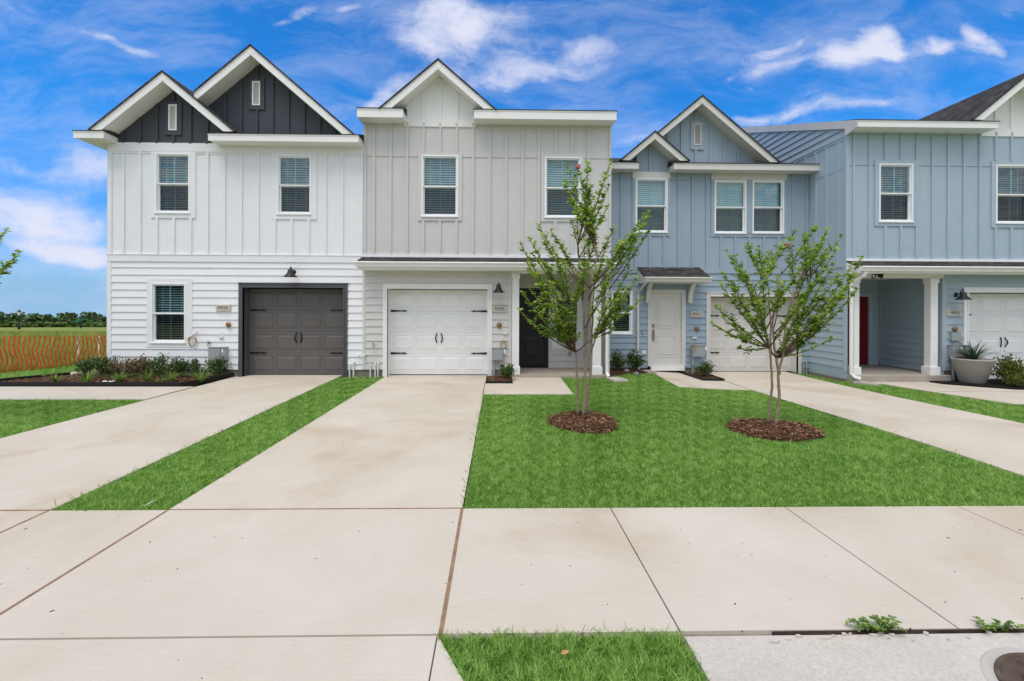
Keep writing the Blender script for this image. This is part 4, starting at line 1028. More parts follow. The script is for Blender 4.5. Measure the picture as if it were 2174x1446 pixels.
base_ground()
YS0, YS1 = 2.395, 3.885          # sidewalk, front and rear edge
XJ = [-24, -21, -18, -15, -12.3, -9.3, -6.30, -3.685, -2.715, -.285, .966, 2.455, 3.955, 5.40, 7.77, 9.3, 10.8, 12.3, 13.8, 15.3, 16.8, 18.3]
gp = .005
drape('sidewalk', [[(a + gp, YS0 + gp), (b - gp, YS0 + gp), (b - gp, YS1 - gp), (a + gp, YS1 - gp)] for a, b in zip(XJ[:-1], XJ[1:])], M['concrete'], step=0, skirt=.06)
DA = [(-6.30, YS1 + gp), (-3.685, YS1 + gp), (-3.76, 11.42), (-6.22, 11.42)]
DB = [(-2.715, YS1 + gp), (-.285, YS1 + gp), (-.245, 11.42), (-2.665, 11.42)]
DC = [(5.33, YS1 + gp), (7.77, YS1 + gp), (8.06, 12.76), (5.60, 12.76)]
def cutdrive(P, ys):
    out = []; (x0, y0), (x1, _), (x2, y2), (x3, _) = P; e = [y0] + ys + [y2]
    for a, b in zip(e[:-1], e[1:]):
        t0, t1 = (a - y0) / (y2 - y0), (b - y0) / (y2 - y0); g = .003
        out.append([(x0 + (x3 - x0) * t0, a + g), (x1 + (x2 - x1) * t0, a + g), (x1 + (x2 - x1) * t1, b - g), (x0 + (x3 - x0) * t1, b - g)])
    return out
drape('driveway', cutdrive(DA, [7.35]) + cutdrive(DB, [7.35]), M['concrete'], step=0, skirt=.06)
drape('driveway', [DC], M['concrete'], zoff=.002, skirt=.06)
WA = [[(-14, 8.42), (-6.285, 8.42), (-6.27, 9.74), (-6.55, 9.72), (-14, 9.72)]]
WB = [[(-.25, 8.90), (1.49, 8.90), (1.52, 11.0), (.36, 11.0), (.36, 10.14), (-.25, 10.14)]]
WC = [[(3.92, 9.86), (5.492, 9.86), (5.53, 11.10), (4.99, 11.10), (4.93, 12.42), (4.13, 12.42)]]
WD = [[(9.06, 10.97), (9.46, 8.25), (20, 8.0), (20, 9.75), (11.4, 9.88), (11.0, 10.2), (10.5, 10.62), (10.44, 10.97)]]
WS = [[(-14, 9.98), (-10.95, 9.98), (-10.2, 11.2), (-9.9, 14), (-10.35, 14), (-10.6, 11.9), (-11.4, 10.34), (-14, 10.34)]]
drape('walkway', WA + WB + WS, M['concrete'], zoff=.001, step=0, skirt=.06)
drape('walkway', WC + WD, M['concrete'], zoff=.003, skirt=.08)
AP = [[(-24, .6), (-.305, .6), (-.305, YS0 - gp), (-24, YS0 - gp)], [(-.297, .6), (.42, .6), (-.125, 2.06), (-.297, YS0 - gp)]]
drape('driveway_apron', AP, M['concrete'], zoff=-.003, step=0, skirt=.08)
drape('inlet_slab', [[(.975, .6), (9.0, .6), (9.0, YS0 - .028), (.975, YS0 - .028)]], M['inlet'], zoff=-.004, step=0, skirt=.1)
drape('slab_joint', [[(-24, .5), (9.2, .5), (9.2, YS0 + .03), (-24, YS0 + .03)]], M['groove'], zoff=-.022, step=0, skirt=0)
drape('slab_joint', [[(-24, YS0 - .02), (20, YS0 - .02), (20, YS1 + .02), (-24, YS1 + .02)]], M['groove'], zoff=-.020, step=0, skirt=0)
drape('slab_joint', [[(-6.2, 7.2), (-3.8, 7.2), (-3.8, 7.5), (-6.2, 7.5)], [(-2.6, 7.2), (-.35, 7.2), (-.35, 7.5), (-2.6, 7.5)]], M['groove'], zoff=-.012, step=0, skirt=0)


def strip(pts, w, mat, z=.003, name='expansion_joint'):
    b = MB()
    for (x0, y0), (x1, y1) in zip(pts[:-1], pts[1:]):
        d = Vector((x1 - x0, y1 - y0, 0)).normalized(); n = Vector((-d.y, d.x, 0)) * w / 2
        k = max(1, int(math.hypot(x1 - x0, y1 - y0) / .8)); 
        for i in range(k):
            a = (x0 + (x1 - x0) * i / k, y0 + (y1 - y0) * i / k); c = (x0 + (x1 - x0) * (i + 1) / k, y0 + (y1 - y0) * (i + 1) / k)
            b.hull([(a[0] - n.x, a[1] - n.y, gz(*a) - .03), (a[0] + n.x, a[1] + n.y, gz(*a) - .03), (a[0] + n.x, a[1] + n.y, gz(*a) + z), (a[0] - n.x, a[1] - n.y, gz(*a) + z)],
                   [(c[0] - n.x, c[1] - n.y, gz(*c) - .03), (c[0] + n.x, c[1] + n.y, gz(*c) - .03), (c[0] + n.x, c[1] + n.y, gz(*c) + z), (c[0] - n.x, c[1] - n.y, gz(*c) + z)])
    return tag(b.build(name, mat), kind='structure')


for x, w in ((-3.685, .018), (-2.715, .018), (-.285, .024)): strip([(x, YS0), (x, YS1)], w, M['joint'])
strip([(-6.3, YS1), (-3.685, YS1)], .018, M['joint']); strip([(-2.715, YS1), (-.285, YS1)], .014, M['joint'])
strip([(-6.295, 8.42), (-6.27, 9.78)], .012, M['joint'], .004)
strip([(5.50, 9.86), (5.545, 11.1)], .010, M['joint'], .006); strip([(5.35, YS1 + .01), (5.5, 9.8)], .006, M['joint'], .001)
strip([(-.27, 8.9), (-.255, 10.14)], .014, M['joint'], .004)
strip([(9.4, 9.62), (10.6, 9.7), (14, 9.0)], .012, M['groove'], .006)
strip([(1.45, YS0 - .014), (9.0, YS0 - .014)], .024, M['darkjoint'], -.001)
mb = MB(); mb.box(-40, 40, -8, .55, -.25, -.13); tag(mb.build('road', M['asphalt']), kind='structure')
mb = MB(); mb.box(-40, 40, .55, .62, -.25, -.01); tag(mb.build('kerb', M['inlet']), kind='structure')
# broken edge of the inlet slab
b = MB(); rr = random.Random(4)
for i in range(26):
    x = rr.uniform(1.3, 3.6); s = rr.uniform(.006, .02); a = rr.uniform(0, 3); y = YS0 - .03 - rr.random() ** 2 * .05
    b.prism_z([(x + s * math.cos(a + k * 1.6) * rr.uniform(.6, 1.6), y + s * .6 * math.sin(a + k * 1.6)) for k in range(4)], -.012, .002 + rr.uniform(0, .006))
tag(b.build('concrete_crumbs', M['inlet']), 'crumbled bits of concrete along the dark sidewalk joint', 'rubble', kind='stuff')
# grit on the slabs
b = MB()
for i in range(150):
    x, y = rr.uniform(-4.5, 5), rr.choice([rr.uniform(2.1, 3.8), rr.uniform(2.1, 3.8), rr.uniform(4, 8)]); s = rr.uniform(.0015, .0042)
    if y > 3.85 and not (-2.7 < x < -.3 or -6.2 < x < -3.75): continue
    if y < 2.4 and -.32 < x < .97: continue
    z = gz(x, y) - (.004 if y < 2.39 else 0); a = rr.uniform(0, 3); l = rr.choice([1, 1, 1.5, 3])
    A = [(x + s * l * math.cos(a), y + s * l * math.sin(a), z), (x - s * math.sin(a), y + s * math.cos(a), z), (x - s * l * math.cos(a), y - s * l * math.sin(a), z), (x + s * math.sin(a), y - s * math.cos(a), z)]
    b.hull(A, [(p[0], p[1], p[2] + s * .7) for p in A])
tag(b.build('grit', M['blackmulch']), 'specks of grit and bark scattered over the pale concrete', 'grit', kind='stuff')

T1, T2 = (1.28, 6.80), (3.84, 6.35)
RING1, RING2 = (T1[0] + .0, T1[1] - .06, .50), (T2[0] - .0, T2[1] - .02, .60)
LAWN = [[(-.27, YS1), (5.32, YS1), (5.495, 9.86), (3.92, 9.86), (4.13, 12.2), (2.9, 11.45), (2.6, 10.98), (1.52, 10.98), (1.49, 8.9), (-.255, 8.9)],
        [(-3.68, YS1), (-2.72, YS1), (-2.67, 11.12), (-3.755, 11.12)],
        [(-20, YS1), (-6.31, YS1), (-6.295, 8.41), (-20, 8.41)],
        [(7.78, YS1), (20, YS1), (20, 7.98), (9.45, 8.24), (9.04, 10.95), (8.45, 11.2), (8.35, 12.4), (8.07, 12.4)]]
VERGE = [[(-.29, 2.385), (.962, 2.385), (.962, .62), (.42, .62), (-.12, 2.06)]]
SIDE = [[(-16, 10.36), (-11.42, 10.36), (-10.62, 11.9), (-10.37, 14), (-10.37, 16), (-11.1, 16), (-11.35, 13.7), (-12.1, 11.3), (-16, 11.0)]]
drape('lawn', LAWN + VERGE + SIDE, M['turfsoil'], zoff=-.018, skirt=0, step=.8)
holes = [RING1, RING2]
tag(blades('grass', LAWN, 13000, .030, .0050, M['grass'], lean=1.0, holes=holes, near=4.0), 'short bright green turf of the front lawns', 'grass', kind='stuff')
tag(blades('grass', VERGE, 26000, .036, .0042, M['grass'], lean=1.25, near=2.4), 'thick green grass verge between sidewalk and street', 'grass', kind='stuff')
tag(blades('grass', SIDE, 14000, .05, .006, M['grass'], lean=.9, near=4.0), 'green grass strip in front of the orange net fence', 'grass', kind='stuff')
edge = []
for a, c, n in (((-3.70, 4), (-3.75, 11), 40), ((-.3, 2.39), (.97, 2.39), 60), ((-12, 8.42), (-6.3, 8.42), 40), ((7.8, 5), (8, 11), 30), ((-3.68, 3.895), (-2.72, 3.895), 60), ((-.27, 3.895), (5.3, 3.895), 260), ((-.275, 3.9), (-.26, 8.8), 120), ((-2.70, 3.95), (-2.67, 10.5), 140), ((-3.69, 3.95), (-3.75, 10.5), 140), ((5.33, 4), (5.49, 9.8), 120), ((7.78, 4), (8.05, 11), 60), ((-6.30, 3.95), (-6.29, 8.4), 60), ((.96, 2.38), (.96, 1.6), 60), ((-.29, 2.385), (.96, 2.385), 120)):
    for i in range(n):
        t = rr.random(); edge.append((a[0] + (c[0] - a[0]) * t + rr.uniform(-.02, .02), a[1] + (c[1] - a[1]) * t + rr.uniform(-.02, .02)))
P, Dv, Nv, ln, wd = [], [], [], [], []
for x, y in edge:
    a = rr.uniform(0, 6.28); P.append((x, y, gz(x, y) - .01)); lo = rr.uniform(.4, 1.6); Dv.append((math.cos(a) * lo, math.sin(a) * lo, 1)); Nv.append((math.cos(a + 1.57), math.sin(a + 1.57), .1)); ln.append((rr.uniform(.03, .055) if rr.random() < .85 else rr.uniform(.06, .10)) * (.8 if y < 3 else 1)); wd.append(.004 if y < 3 else .006)
tag(leaves('stray_grass', P, Dv, Nv, ln, wd, M['grass']), 'stray taller grass blades along the lawn edges', 'grass', kind='stuff')
FIELD = [[(-70, 11.5), (-12.4, 11.5), (-11.5, 14), (-11, 17), (-11, 60), (-70, 60)]]
tag(blades('field_grass', FIELD, 1500, .15, .010, M['field'], lean=.9, near=12.0, zoff=-.06), 'rough weedy grass of the open field beyond the orange net', 'grass', kind='stuff')


# ================================================================== plants
def bez(a, b, c, n): return [tuple((1 - t) ** 2 * np.array(a) + 2 * t * (1 - t) * np.array(b) + t * t * np.array(c)) for t in np.linspace(0, 1, n)]


def myrtle(label, base, stems, tips, Y0, seed, nleaf=1.0, extra=None, group='young crape myrtles on the lawn', lsize=.057, thin=.062):
    """multi-stemmed crape myrtle: leaning stems, upswept branches, twigs with paired leaves"""
    rr = random.Random(seed); t = thing('young_tree', label, 'tree', (base[0], base[1], gz(*base)), group)
    tr, br = MB(), MB(); P, Dv, Nv, Ln = [], [], [], []
    SP = []
    for pts, r0 in stems:
        pp = [Vector(p) for p in pts]; path = []
        for i in range(len(pp) - 1):
            for k in range(5):
                s = k / 5; q = pp[i].lerp(pp[i + 1], s); path.append(q + Vector((rr.uniform(-1, 1), rr.uniform(-1, 1), 0)) * .007)
        path.append(pp[-1]); n = len(path); SP.append(path)
        tr.tube(path, [.74 * r0 * (1.25 if i == 0 else 1) * (1 - .72 * i / n) for i in range(n)], 8)
    tr.build('trunk', M['bark'], t, smooth=True)

    def leafy(pt, d, spread=1.0):
        d = Vector(d).normalized(); sgn = rr.choice((-1, 1))
        side = d.cross(Vector((rr.uniform(-.3, .3), rr.uniform(-.3, .3), 1))).normalized() * sgn
        for s in (1, -1):
            v = (d * .55 + side * s * .9 + Vector((rr.uniform(-.35, .35), rr.uniform(-.35, .35), rr.uniform(-.25, .4)))).normalized()
            n = Vector((rr.uniform(-.55, .55), rr.uniform(-.75, .35), 1)).normalized()
            P.append(tuple(pt)); Dv.append(tuple(v)); Nv.append(tuple(n)); Ln.append(lsize * rr.uniform(.65, 1.25))

    def twig(p0, d, L_):
        p0 = Vector(p0); d = Vector(d).normalized(); e = p0 + d * L_ + Vector((0, 0, L_ * rr.uniform(-.05, .35)))
        path = bez(p0, p0 + d * L_ * .5, e, 5); br.tube(path, [.0032, .0028, .0024, .002, .0012], 4)
        k = max(3, int(L_ / .032 * nleaf))
        for i in range(k):
            s = .12 + .88 * i / k; a = Vector(path[min(3, int(s * 4))]); b_ = Vector(path[min(4, int(s * 4) + 1)]); leafy(a.lerp(b_, s * 4 % 1), b_ - a)

    for tip in tips:
        px, py, dy = tip[:3]; den = tip[3] if len(tip) > 3 else 1.0
        e = Vector(U(px, py, Y0 + dy)); st = None; best = 9e9
        for path in SP:
            k = path[int(len(path) * rr.uniform(.55, .98))]
            for q in path[int(len(path) * .45):]:
                h = e.z - q.z; run = math.hypot(e.x - q.x, e.y - q.y)
                c = abs(h - run * 1.15 - .18) + .15 * (e - q).length + rr.uniform(0, .1)
                if c < best: best = c; st = q
        Lb = (e - st).length; mid = st.lerp(e, .5) + Vector((0, 0, -.10 * Lb)) + Vector((rr.uniform(-.06, .06), rr.uniform(-.06, .06), 0)) * Lb
        n = 12; path = bez(st, mid, e, n); r0 = min(.012, .004 + .0065 * Lb); br.tube(path, [r0 * (1 - .85 * i / n) + .001 for i in range(n)], 5)
        for i in range(int(Lb / thin * den)):
            s = rr.uniform(.32, .97); j = int(s * (n - 1)); a, b_ = Vector(path[j]), Vector(path[j + 1]); d = (b_ - a).normalized()
            ang = rr.uniform(0, 6.28); o1 = d.orthogonal().normalized(); o2 = d.cross(o1); o = o1 * math.cos(ang) + o2 * math.sin(ang); o.z *= .5
            twig(a, d * rr.uniform(.5, 1) + o * .9, rr.uniform(.06, .22) * (1.15 - .6 * s))
        for i in range(int(Lb * .55 / .03)):
            s = .45 + .55 * i / max(1, int(Lb * .55 / .03)); j = min(n - 2, int(s * (n - 1))); a, b_ = Vector(path[j]), Vector(path[j + 1]); leafy(a.lerp(b_, s * (n - 1) % 1), b_ - a)
        for i in range(3): leafy(e, Vector((rr.uniform(-.5, .5), rr.uniform(-.5, .5), 1)))
    br.build('branches', M['twig'], t, smooth=True)
    leaves('crown', P, Dv, Nv, Ln, np.array(Ln) * .62, M['leaf'], t)
    for (px, py, dy) in (extra or []):
        f = MB(); c = Vector(U(px, py, Y0 + dy))
        for i in range(14):
            q = c + Vector((rr.uniform(-.03, .03), rr.uniform(-.03, .03), rr.uniform(-.035, .035))); f.lathe(q, [(0, -.012), (.014, -.004), (.016, .004), (.0, .012)], 6)
        f.build('blossom', M['pink'], t)
    return t


def st(Y, *pts): return [U(px, py, Y + d) for px, py, d in pts]


Y1 = T1[1]
g1 = .07
S1 = [([(T1[0] - .075, Y1 + .02, g1)] + st(Y1, (1226, 800, .02), (1221, 735, .0), (1213, 660, -.03), (1207, 600, -.05)), .026),
      ([(T1[0] + .0, Y1 - .03, g1)] + st(Y1, (1242, 800, -.02), (1243, 730, 0), (1238, 650, .05), (1232, 590, .08), (1226, 520, .1)), .030),
      ([(T1[0] + .06, Y1 + .02, g1)] + st(Y1, (1253, 800, .0), (1256, 735, .0), (1259, 650, -.03), (1263, 590, -.05), (1266, 520, -.04)), .028),
      (st(Y1, (1255, 748, .0), (1270, 700, .03), (1283, 650, .06), (1300, 590, .1)), .018),
      (st(Y1, (1243, 730, .0), (1250, 660, .05), (1251, 600, .1), (1250, 540, .12)), .020),
      (st(Y1, (1221, 735, .0), (1205, 690, -.06), (1190, 655, -.1)), .013)]
TIP1 = [(1204, 350, .05, .8), (1199, 385, .1, .8), (1227, 356, 0, .7), (1248, 348, 0, 1), (1243, 400, .1), (1296, 342, .1, 1), (1292, 395, .15), (1377, 450, .1), (1368, 455, -.1), (1375, 495, .1, .5), (1354, 478, -.1), (1345, 520, .2),
        (1105, 517, 0), (1124, 508, -.2), (1143, 478, .1, .8), (1150, 500, -.1), (1170, 490, .2), (1130, 540, .1), (1120, 560, -.2), (1111, 622, -.1), (1104, 659, -.2, .8), (1125, 612, -.35), (1140, 655, -.4, .7), (1156, 697, -.3, .5), (1135, 580, .3),
        (1365, 630, .1, .5), (1351, 590, -.2, .9), (1334, 568, .2), (1323, 653, -.2, .7), (1310, 665, -.3, .6), (1335, 610, -.3, .6), (1300, 700, -.2, .4), (1320, 540, .1), (1330, 500, -.2),
        (1225, 445, -.3), (1215, 470, .2), (1240, 450, .3), (1260, 440, -.2), (1275, 460, .3), (1290, 440, -.2), (1180, 540, -.3), (1190, 520, .3), (1200, 560, -.4), (1285, 520, -.4), (1305, 480, .3), (1240, 510, -.45), (1265, 500, .45), (1160, 560, .0), (1170, 600, -.4), (1300, 560, -.4), (1210, 410, -.1), (1255, 395, .1), (1190, 690, -.35, .5), (1175, 640, -.45, .7), (1283, 600, -.35, .6), (1195, 640, -.4), (1212, 665, -.4, .8), (1180, 668, -.45), (1220, 620, -.4), (1165, 648, -.3), (1310, 640, -.35, .8), (1322, 618, .2), (1290, 645, -.4, .8), (1150, 625, -.2), (1200, 610, -.2), (1235, 585, -.4), (1250, 560, -.45)]
myrtle('tall slender three stemmed crape myrtle in front of the grey house porch', T1, S1, TIP1, Y1, 11, extra=[(1227, 353, 0)], nleaf=.85, thin=.078)
Y2 = T2[1]
S2 = [([(T2[0] - .05, Y2 + .03, .05)] + st(Y2, (1640, 820, 0), (1635, 750, -.02), (1623, 690, -.06), (1610, 640, -.1), (1600, 600, -.12)), .026),
      ([(T2[0] + .03, Y2 - .02, .05)] + st(Y2, (1655, 840, 0), (1653, 790, .0), (1644, 740, .04), (1640, 690, .08), (1648, 630, .12), (1660, 570, .15)), .030),
      (st(Y2, (1654, 795, .0), (1663, 740, -.02), (1668, 690, -.05), (1680, 640, -.1), (1700, 580, -.12)), .022),
      (st(Y2, (1636, 755, 0), (1637, 690, .08), (1632, 630, .12), (1628, 580, .15)), .018),
      (st(Y2, (1668, 690, -.05), (1690, 640, .05), (1720, 590, .1)), .014)]
TIP2 = [(1542, 533, .1), (1560, 545, -.2), (1587, 520, .1, 1.1), (1610, 525, -.1), (1600, 545, .3), (1538, 582, 0), (1529, 603, .2, .8), (1555, 600, -.3), (1519, 650, -.1, .8), (1512, 686, -.2, .9), (1535, 675, .1, .6), (1569, 740, -.2, .5), (1574, 709, -.3, .7), (1633, 537, .2), (1640, 560, -.3), (1688, 492, .1, 1.2), (1706, 500, -.2, 1.2), (1730, 483, 0, 1.1), (1757, 488, .1), (1745, 520, -.3), (1785, 503, 0, .9), (1776, 530, .2), (1828, 547, .1, .8), (1810, 560, -.1, .8), (1820, 615, 0), (1805, 600, -.2), (1794, 624, .2), (1766, 668, -.1, .5), (1737, 702, 0, .6), (1766, 720, -.1, .4), (1707, 733, .1, .6), (1690, 700, -.3, .5), (1660, 520, -.2), (1675, 545, .4), (1720, 550, .3), (1750, 575, -.3), (1700, 570, -.45), (1650, 590, .45), (1620, 590, -.4), (1590, 600, .4), (1580, 575, -.3), (1665, 600, -.45), (1720, 610, .35), (1700, 640, -.4, .7), (1610, 640, -.45, .8), (1590, 670, -.3, .7), (1690, 660, .3, .6), (1770, 560, .3), (1780, 585, -.1), (1790, 620, .0), (1735, 530, .1), (1715, 520, .3)]
myrtle('shorter spreading crape myrtle with a broad crown, in front of the slate blue house garage', T2, S2, TIP2, Y2, 23, nleaf=.9, thin=.072, extra=[(1671, 522, .1)])
T3 = (-9.0, 7.0); Y3 = 7.0
S3 = [([(-9.05, 7.02, .03), (-9.03, 7.0, .8), (-8.95, 6.95, 1.5), (-8.75, 6.9, 2.1)], .028), ([(-8.98, 6.98, .03), (-9.0, 7.05, .9), (-9.1, 7.1, 1.6), (-9.25, 7.2, 2.3)], .028), ([(-9.0, 6.99, .8), (-8.9, 6.9, 1.5), (-8.6, 6.9, 2.2)], .02)]
TIP3 = [(16, 487, 0, 1.3), (8, 497, -.1, 1.2), (40, 536, 0, 1.4), (32, 545, -.15, 1.2), (18, 563, .1, 1.1), (-20, 520, .2), (-60, 460, 0), (-100, 440, .3), (-150, 430, -.2), (-200, 450, .2), (-250, 500, .0), (-290, 560, .1), (-40, 590, .2), (-90, 620, -.3), (-220, 600, .2), (-130, 520, .4), (-120, 540, -.4), (-10, 545, -.1), (-30, 555, .1)]
myrtle('young crape myrtle at the left edge, only its leafy branch ends in view', T3, S3, TIP3, Y3, 31)


def mulch_mound(label, c, rx, ry, h, n, seed, name='mulch_ring'):
    rr = random.Random(seed); b = MB(); k, rings = 36, 7
    o = thing(name, label, 'mulch ring', (c[0], c[1], gz(*c)))
    for j in range(rings + 1):
        t = j / rings
        for i in range(k):
            a = 2 * math.pi * i / k; w = 1 + .05 * math.sin(3 * a + seed) + .03 * math.sin(7 * a)
            zz = h * math.sqrt(max(0, 1 - t ** 2.4)) * (1 + (rr.uniform(-.12, .12) if 0 < j < rings else 0)) - .03 * (t > .98)
            b.v.append((c[0] + rx * t * w * math.cos(a), c[1] + ry * t * w * math.sin(a), gz(*c) + zz + rr.uniform(-.004, .004)))
    for j in range(rings):
        for i in range(k): b.f.append((j * k + i, (j + 1) * k + i, (j + 1) * k + (i + 1) % k, j * k + (i + 1) % k)); b.m.append(0)
    b.build('mound', M['mulch'], o, smooth=True)
    P, Dv, Nv, ln = [], [], [], []
    for i in range(n):
        t = math.sqrt(rr.random()) * 1.0; a = rr.uniform(0, 6.28); w = 1 + .05 * math.sin(3 * a + seed) + .03 * math.sin(7 * a)
        x, y = c[0] + rx * t * w * math.cos(a), c[1] + ry * t * w * math.sin(a); z = gz(*c) + h * math.sqrt(max(0, 1 - t ** 2.4)) + rr.uniform(0, .012)
        d = rr.uniform(0, 6.28); P.append((x, y, z)); Dv.append((math.cos(d), math.sin(d), rr.uniform(-.35, .4))); Nv.append((rr.uniform(-.6, .6), rr.uniform(-.6, .6), 1)); ln.append(rr.uniform(.025, .085))
    tag(leaves('mulch_chips', P, Dv, Nv, ln, np.array(ln) * rr.uniform(.16, .24), M['chip'], o), kind='stuff')


mulch_mound('round brown bark mulch mound under the tall slender myrtle', (RING1[0], RING1[1]), .50, .58, .085, 1700, 5)
mulch_mound('wide brown bark mulch mound under the shorter spreading myrtle', (RING2[0], RING2[1]), .62, .50, .075, 2000, 8)


def bed(label, poly, mat, chip, n, seed, z=.03, size=(.02, .06), name='mulch_bed'):
    rr = random.Random(seed); o = drape(name, [poly], mat, zoff=z, skirt=.08, step=.5, kind='stuff'); o['label'] = label; o['category'] = 'mulch bed'
    xs = [p[0] for p in poly]; ys = [p[1] for p in poly]; P, Dv, Nv, ln = [], [], [], []
    X = NP.uniform(min(xs), max(xs), n * 2); Y = NP.uniform(min(ys), max(ys), n * 2); ok = in_poly(X, Y, poly)
    for x, y in list(zip(X[ok], Y[ok]))[:n]:
        d = rr.uniform(0, 6.28); P.append((x, y, gz(x, y) + z + rr.uniform(0, .03))); Dv.append((math.cos(d), math.sin(d), rr.uniform(-.3, .5))); Nv.append((rr.uniform(-.6, .6), rr.uniform(-.6, .6), 1)); ln.append(rr.uniform(*size))
    c = leaves('mulch_chips', P, Dv, Nv, ln, np.array(ln) * .25, chip, o); c['kind'] = 'stuff'


BEDA = [(-10.95, 9.80), (-6.60, 9.80), (-6.27, 11.08), (-9.33, 11.08), (-9.33, 12.5), (-9.85, 12.5), (-10.15, 11.2)]
bed('long brown mulch bed edged in black along the white house', BEDA, M['mulch'], M['chip'], 2600, 41)
bed('small square brown mulch bed beside the grey house porch walk', [(-.20, 10.18), (.32, 10.18), (.34, 11.05), (-.20, 11.05)], M['mulch'], M['chip'], 300, 42)
bed('brown mulch strip under the window of the slate blue house', [(2.72, 11.12), (2.95, 11.42), (4.12, 12.0), (4.12, 12.42), (2.72, 12.42)], M['mulch'], M['chip'], 300, 43)
bed('small brown mulch wedge between front walk and garage of the slate blue house', [(5.02, 12.35), (5.01, 11.16), (5.53, 11.16), (5.52, 12.35)], M['mulch'], M['chip'], 250, 44)
bed('black mulch bed around the concrete planter', [(10.46, 11.05), (10.5, 10.64), (11.0, 10.23), (11.4, 9.92), (15, 9.80), (15, 11.3), (11.3, 11.3)], M['blackmulch'], M['blackchip'], 2500, 45, size=(.02, .05))


def edging(label, pts, h=.085):
    b = MB()
    for (x0, y0), (x1, y1) in zip(pts[:-1], pts[1:]):
        d = Vector((x1 - x0, y1 - y0, 0)); k = max(1, int(d.length / .5)); d.normalize(); n = Vector((-d.y, d.x, 0)) * .011
        for i in range(k):
            A = Vector((x0, y0, 0)).lerp(Vector((x1, y1, 0)), i / k); B_ = Vector((x0, y0, 0)).lerp(Vector((x1, y1, 0)), (i + 1) / k); za, zb = gz(A.x, A.y), gz(B_.x, B_.y); w = .006 * math.sin(i * 1.3)
            b.hull([(A.x - n.x, A.y - n.y, za - .02), (A.x + n.x, A.y + n.y, za - .02), (A.x + n.x, A.y + n.y, za + h + w), (A.x - n.x, A.y - n.y, za + h + w)],
                   [(B_.x - n.x, B_.y - n.y, zb - .02), (B_.x + n.x, B_.y + n.y, zb - .02), (B_.x + n.x, B_.y + n.y, zb + h + w), (B_.x - n.x, B_.y - n.y, zb + h + w)])
    e = b.build('garden_edging', M['edging']); tag(e, label, 'edging')


edging('long black plastic edging around the mulch bed of the white house', [(-10.15, 11.2), (-10.97, 9.78), (-6.58, 9.78), (-6.42, 10.1), (-6.25, 11.1)])
edging('short black plastic edging round the small bed by the grey house porch', [(-.22, 11.0), (-.22, 10.16), (.34, 10.16), (.34, 10.98)], .05)
edging('black plastic edging of the mulch wedge by the slate blue house', [(4.99, 12.35), (5.0, 11.14), (5.55, 11.14), (5.55, 12.2)], .05)


def shrub(label, c, w, h, n, seed, mat='shrubleaf', ls=.045, group=None, cat='shrub', name='shrub', depth=None, stems=14):
    rr = random.Random(seed); z0 = gz(*c) + .03; t = thing(name, label, cat, (c[0], c[1], z0), group); b = MB(); P, Dv, Nv, Ln = [], [], [], []
    tips = []; dp = depth or w
    for i in range(stems):
        a = rr.uniform(0, 6.28); el = rr.uniform(.25, 1.5); r = rr.uniform(.78, 1.08)
        e = Vector((c[0] + math.cos(a) * math.cos(el) * w / 2 * r, c[1] + math.sin(a) * math.cos(el) * dp / 2 * r, z0 + h * .25 + math.sin(el) * h * .75 * r)); s = Vector((c[0] + rr.uniform(-.05, .05), c[1] + rr.uniform(-.05, .05), z0 - .03))
        path = bez(s, s.lerp(e, .5) + Vector((0, 0, .12 * h)), e, 6); b.tube(path, [.008, .007, .006, .004, .003, .002], 5); tips.append(path)
    b.build('stems', M['twig'], t)
    for i in range(n):
        p = rr.choice(tips); s = rr.uniform(.35, 1); j = min(4, int(s * 5)); a_, b_ = Vector(p[j]), Vector(p[j + 1]); q = a_.lerp(b_, s * 5 % 1) + Vector((rr.gauss(0, .045), rr.gauss(0, .045), rr.gauss(0, .035))) * (w / .5)
        if q.z < z0 + .02: q.z = z0 + .02 + rr.uniform(0, .05)
        d = (b_ - a_).normalized() + Vector((rr.uniform(-1, 1), rr.uniform(-1, 1), rr.uniform(-.3, .9))); P.append(tuple(q)); Dv.append(tuple(d)); Nv.append((rr.uniform(-.7, .7), rr.uniform(-.9, .5), 1)); Ln.append(ls * rr.uniform(.65, 1.3))
    leaves('foliage', P, Dv, Nv, Ln, np.array(Ln) * .52, M[mat], t)
    return t


def clump(label, c, h, n, seed, mat='lirleaf', group=None, cat='plant', name='grass_plant', width=.011, z=None, lean=1.0):
    """tuft of arching strap leaves"""
    rr = random.Random(seed); z0 = gz(*c) + .03 if z is None else z; V, F_, Rn = [], [], []
    for i in range(n):
        a = rr.uniform(0, 6.28); L_ = h * rr.uniform(.7, 1.3); sp = rr.uniform(.25, 1.0) * lean; k = 6; d = Vector((math.cos(a), math.sin(a), 0)); s = Vector((-math.sin(a), math.cos(a), 0)); b0 = len(V); rv = rr.random()
        for j in range(k + 1):
            t = j / k; hor = L_ * sp * t; zz = L_ * (1.05 * t - (.25 + .75 * sp) * t * t * .8); w = width * (1 - t) ** .6 * (.6 + t) if j < k else 0.0005
            p = Vector((c[0], c[1], z0)) + d * (hor + .02) + Vector((0, 0, max(0.005, zz))); V.append(tuple(p - s * w / 2)); V.append(tuple(p + s * w / 2)); Rn += [rv, min(1, rv * .8 + .2 * t)]
        for j in range(k): F_ += [b0 + 2 * j, b0 + 2 * j + 1, b0 + 2 * j + 3, b0 + 2 * j + 2]
    t = thing(name, label, cat, (c[0], c[1], z0), group); np_mesh('leaves', V, F_, np.full(len(F_) // 4, 4), M[mat], t, Rn); return t


